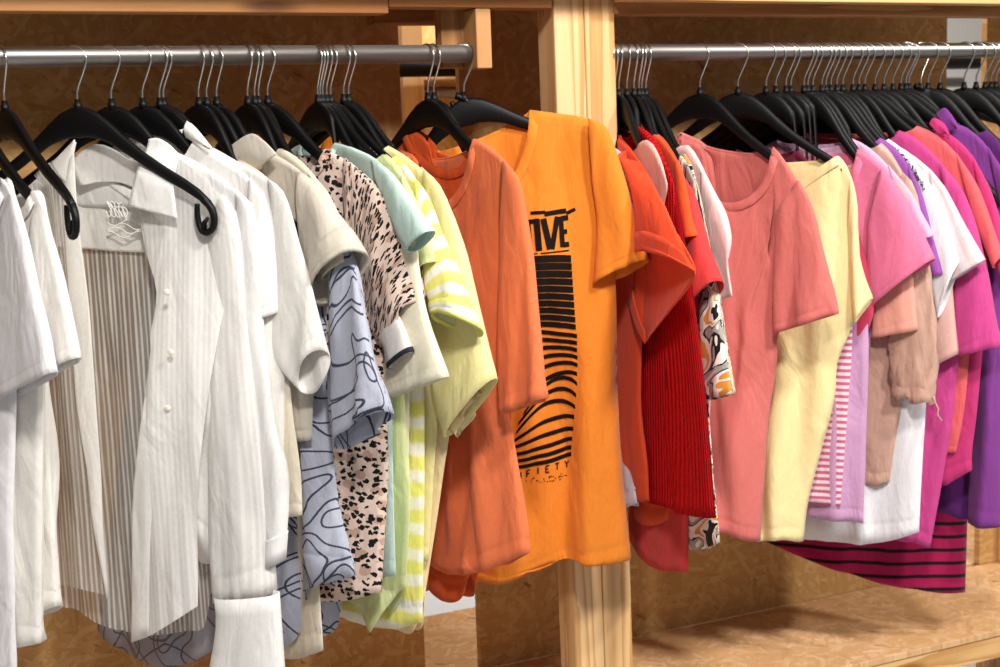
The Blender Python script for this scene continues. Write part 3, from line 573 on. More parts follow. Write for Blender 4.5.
 dict(n='t_shirt', label='white tee with a navy cuff peeking out under the leopard print sleeve', cat='t-shirt', mat='white_warm', x=0.4867, yaw=13.1, sh=[(0.1419, -0.1076), (0.1633, -0.1184), (0.1897, -0.132), (0.2049, -0.144)], be=[(0.1986, -0.1562), (0.1804, -0.2488), (0.1617, -0.3437), (0.1509, -0.4082)], hem=[(0.1509, -0.4082), (0.1334, -0.4133)], so=[(0.2093, -0.3002), (0.2339, -0.3289), (0.2507, -0.3518), (0.2643, -0.3809)], si=[(0.1741, -0.3274), (0.1857, -0.3545), (0.1948, -0.3785), (0.2058, -0.4116)], sov=0.026, nofar=1, d=0.012, nd=0.02, fold=0.001, sw=0.01, cuff=1, cm='navy', hl='black hanger of the white tee with a navy cuff', roll=0),
 dict(n='top', label='pale lime green top with a long pointed drape below the mint one', cat='top', mat='lime', x=0.4909, yaw=15.9, sh=[(0.1609, -0.0882), (0.1806, -0.0991), (0.2019, -0.1189), (0.2177, -0.1416)], be=[(0.2142, -0.1568), (0.1958, -0.3112), (0.1819, -0.4701), (0.1861, -0.6307), (0.1623, -0.784)], hem=[(0.1623, -0.784), (0.1428, -0.7952), (0.0825, -0.8713), (0.0405, -0.8293)], so=[(0.2019, -0.1189), (0.2246, -0.1491), (0.251, -0.1938), (0.2691, -0.2489)], si=[(0.2115, -0.1948), (0.2144, -0.2253), (0.224, -0.2662)], sov=0.0, d=0.02, nd=0.02, fold=0.006, sw=0.016, hl='black hanger of the pale lime green top', roll=0),
 dict(n='t_shirt', label='ivory tee whose wide sleeve hangs below the leopard print sleeve', cat='t-shirt', mat='ivory', x=0.4977, yaw=17.7, sh=[(0.1595, -0.1194), (0.178, -0.1348), (0.1961, -0.1546), (0.2049, -0.1667)], be=[(0.204, -0.1805), (0.1903, -0.3127), (0.1772, -0.4723), (0.1658, -0.6036), (0.1585, -0.6376)], hem=[(0.1585, -0.6376), (0.1327, -0.642)], so=[(0.2297, -0.1479), (0.2484, -0.185), (0.2616, -0.3045), (0.3121, -0.4165)], si=[(0.2134, -0.2464), (0.1763, -0.3567), (0.1582, -0.4691)], sov=0.035, d=0.014, nd=0.02, fold=0.003, sw=0.016, hl='black hanger of the ivory tee whose wide sleeve hangs below the leopard print sleeve', roll=0),
 dict(n='t_shirt', label='yellow and white striped tee with a wide rolled sleeve', cat='t-shirt', mat='ystripe', x=0.5045, yaw=22.5, sh=[(0.1466, -0.0907), (0.1659, -0.1048), (0.1889, -0.1281), (0.2073, -0.1497)], be=[(0.2063, -0.1666), (0.1955, -0.3147), (0.1861, -0.4746), (0.1765, -0.6387), (0.1598, -0.8459)], hem=[(0.1598, -0.8459), (0.1311, -0.8572), (0.0948, -0.8668)], so=[(0.2092, -0.1273), (0.2333, -0.1576), (0.2598, -0.2177), (0.2901, -0.2771), (0.3238, -0.3447)], si=[(0.2212, -0.2187), (0.2306, -0.2797), (0.241, -0.3255), (0.2485, -0.3435)], sov=0.02, d=0.02, nd=0.02, fold=0.005, sw=0.026, rolled=1, tilt=0.022, vsc=1.45, hl='black hanger of the yellow and white striped tee with a wide rolled sleeve', roll=0),
 dict(n='t_shirt', label='pale yellow tee with a broad sleeve, right of the striped yellow tee', cat='t-shirt', mat='paleyellow', x=0.5267, yaw=21.8, sh=[(0.1006, -0.075), (0.1388, -0.0913), (0.1802, -0.1166), (0.2071, -0.1475)], be=[(0.2082, -0.1675), (0.1998, -0.316), (0.1907, -0.4762), (0.1675, -0.6428), (0.1523, -0.7458)], hem=[(0.1523, -0.7458), (0.1333, -0.7493)], so=[(0.1804, -0.1135), (0.2141, -0.1414), (0.2571, -0.2251), (0.2859, -0.3266), (0.3144, -0.4307)], si=[(0.19, -0.2535), (0.1791, -0.3649), (0.1885, -0.4764), (0.2077, -0.534)], sov=0.0, d=0.014, nd=0.02, fold=0.003, sw=0.022, hl='black hanger of the pale yellow tee right of the striped one', roll=0),
 dict(n='top', label='peach cream top with crumpled sleeve end, left of the coral tee', cat='top', mat='peach', x=0.5353, yaw=24.6, sh=[(0.1526, -0.1108), (0.1732, -0.1266), (0.1934, -0.1454), (0.2071, -0.1639)], be=[(0.2085, -0.1763), (0.2011, -0.3177), (0.2013, -0.4777), (0.1727, -0.6119), (0.121, -0.8232)], hem=[(0.121, -0.8232), (0.1042, -0.8786), (0.062, -0.8839)], so=[(0.1934, -0.1454), (0.2123, -0.1841), (0.2306, -0.3162), (0.246, -0.4256), (0.2628, -0.4638)], si=[(0.196, -0.2547), (0.1944, -0.3658), (0.1893, -0.4626), (0.209, -0.5352)], sov=0.0, d=0.014, nd=0.02, fold=0.004, sw=0.014, crumple=1, hl='black hanger of the peach cream top with crumpled sleeve end, left of the coral tee', roll=0),
 dict(n='t_shirt', label='coral orange tee with elbow-length sleeve and a round neck', cat='t-shirt', mat='coral', x=0.675, yaw=14.6, sh=[(0.1184, -0.0686), (0.1484, -0.0787), (0.1894, -0.103), (0.2172, -0.1312)], be=[(0.2211, -0.15), (0.2002, -0.3253), (0.1845, -0.4899), (0.1896, -0.5389), (0.2139, -0.6514), (0.2248, -0.7364)], hem=[(0.2248, -0.7364), (0.1862, -0.7582), (0.1333, -0.7835), (0.0372, -0.8084), (-0.0549, -0.8104)], so=[(0.2036, -0.1026), (0.2404, -0.1368), (0.2574, -0.2264), (0.2712, -0.3349), (0.2909, -0.4717)], si=[(0.1947, -0.2286), (0.1872, -0.325), (0.1871, -0.4223), (0.1875, -0.5108)], sov=0.012, d=0.03, nd=0.105, bdr=0.024, fn=(-0.0801, -0.0836), pleats=4, fold=0.012, sw=0.02, fe=[(-0.097, -0.1525), (-0.1176, -0.347), (-0.1063, -0.5624), (-0.1017, -0.7087), (-0.067, -0.813)], care=(-0.0025, -0.1321), hl='black plastic hanger standing straight above the coral orange tee', roll=0),
 dict(n='t_shirt', label='rust orange top whose hem hangs lower than the coral tee', cat='top', mat='rust', x=0.6859, yaw=17.9, sh=[(0.0853, -0.0864), (0.1207, -0.1031), (0.1667, -0.129), (0.2047, -0.1544)], be=[(0.2041, -0.1671), (0.1783, -0.3287), (0.1658, -0.4949), (0.1285, -0.67), (0.0453, -0.818)], hem=[(0.0453, -0.818), (0.0378, -0.8593), (-0.0105, -0.872), (-0.0808, -0.8577)], d=0.02, nd=0.05, bdr=0.03, fold=0.004, fn=(-0.0659, -0.0432), vsh=-0.05, fe=[(-0.0884, -0.1354), (-0.1027, -0.3463), (-0.1006, -0.562), (-0.0821, -0.7058), (-0.0808, -0.8577)], hl='black hanger of the rust orange top whose hem hangs lower than the coral tee', roll=0),
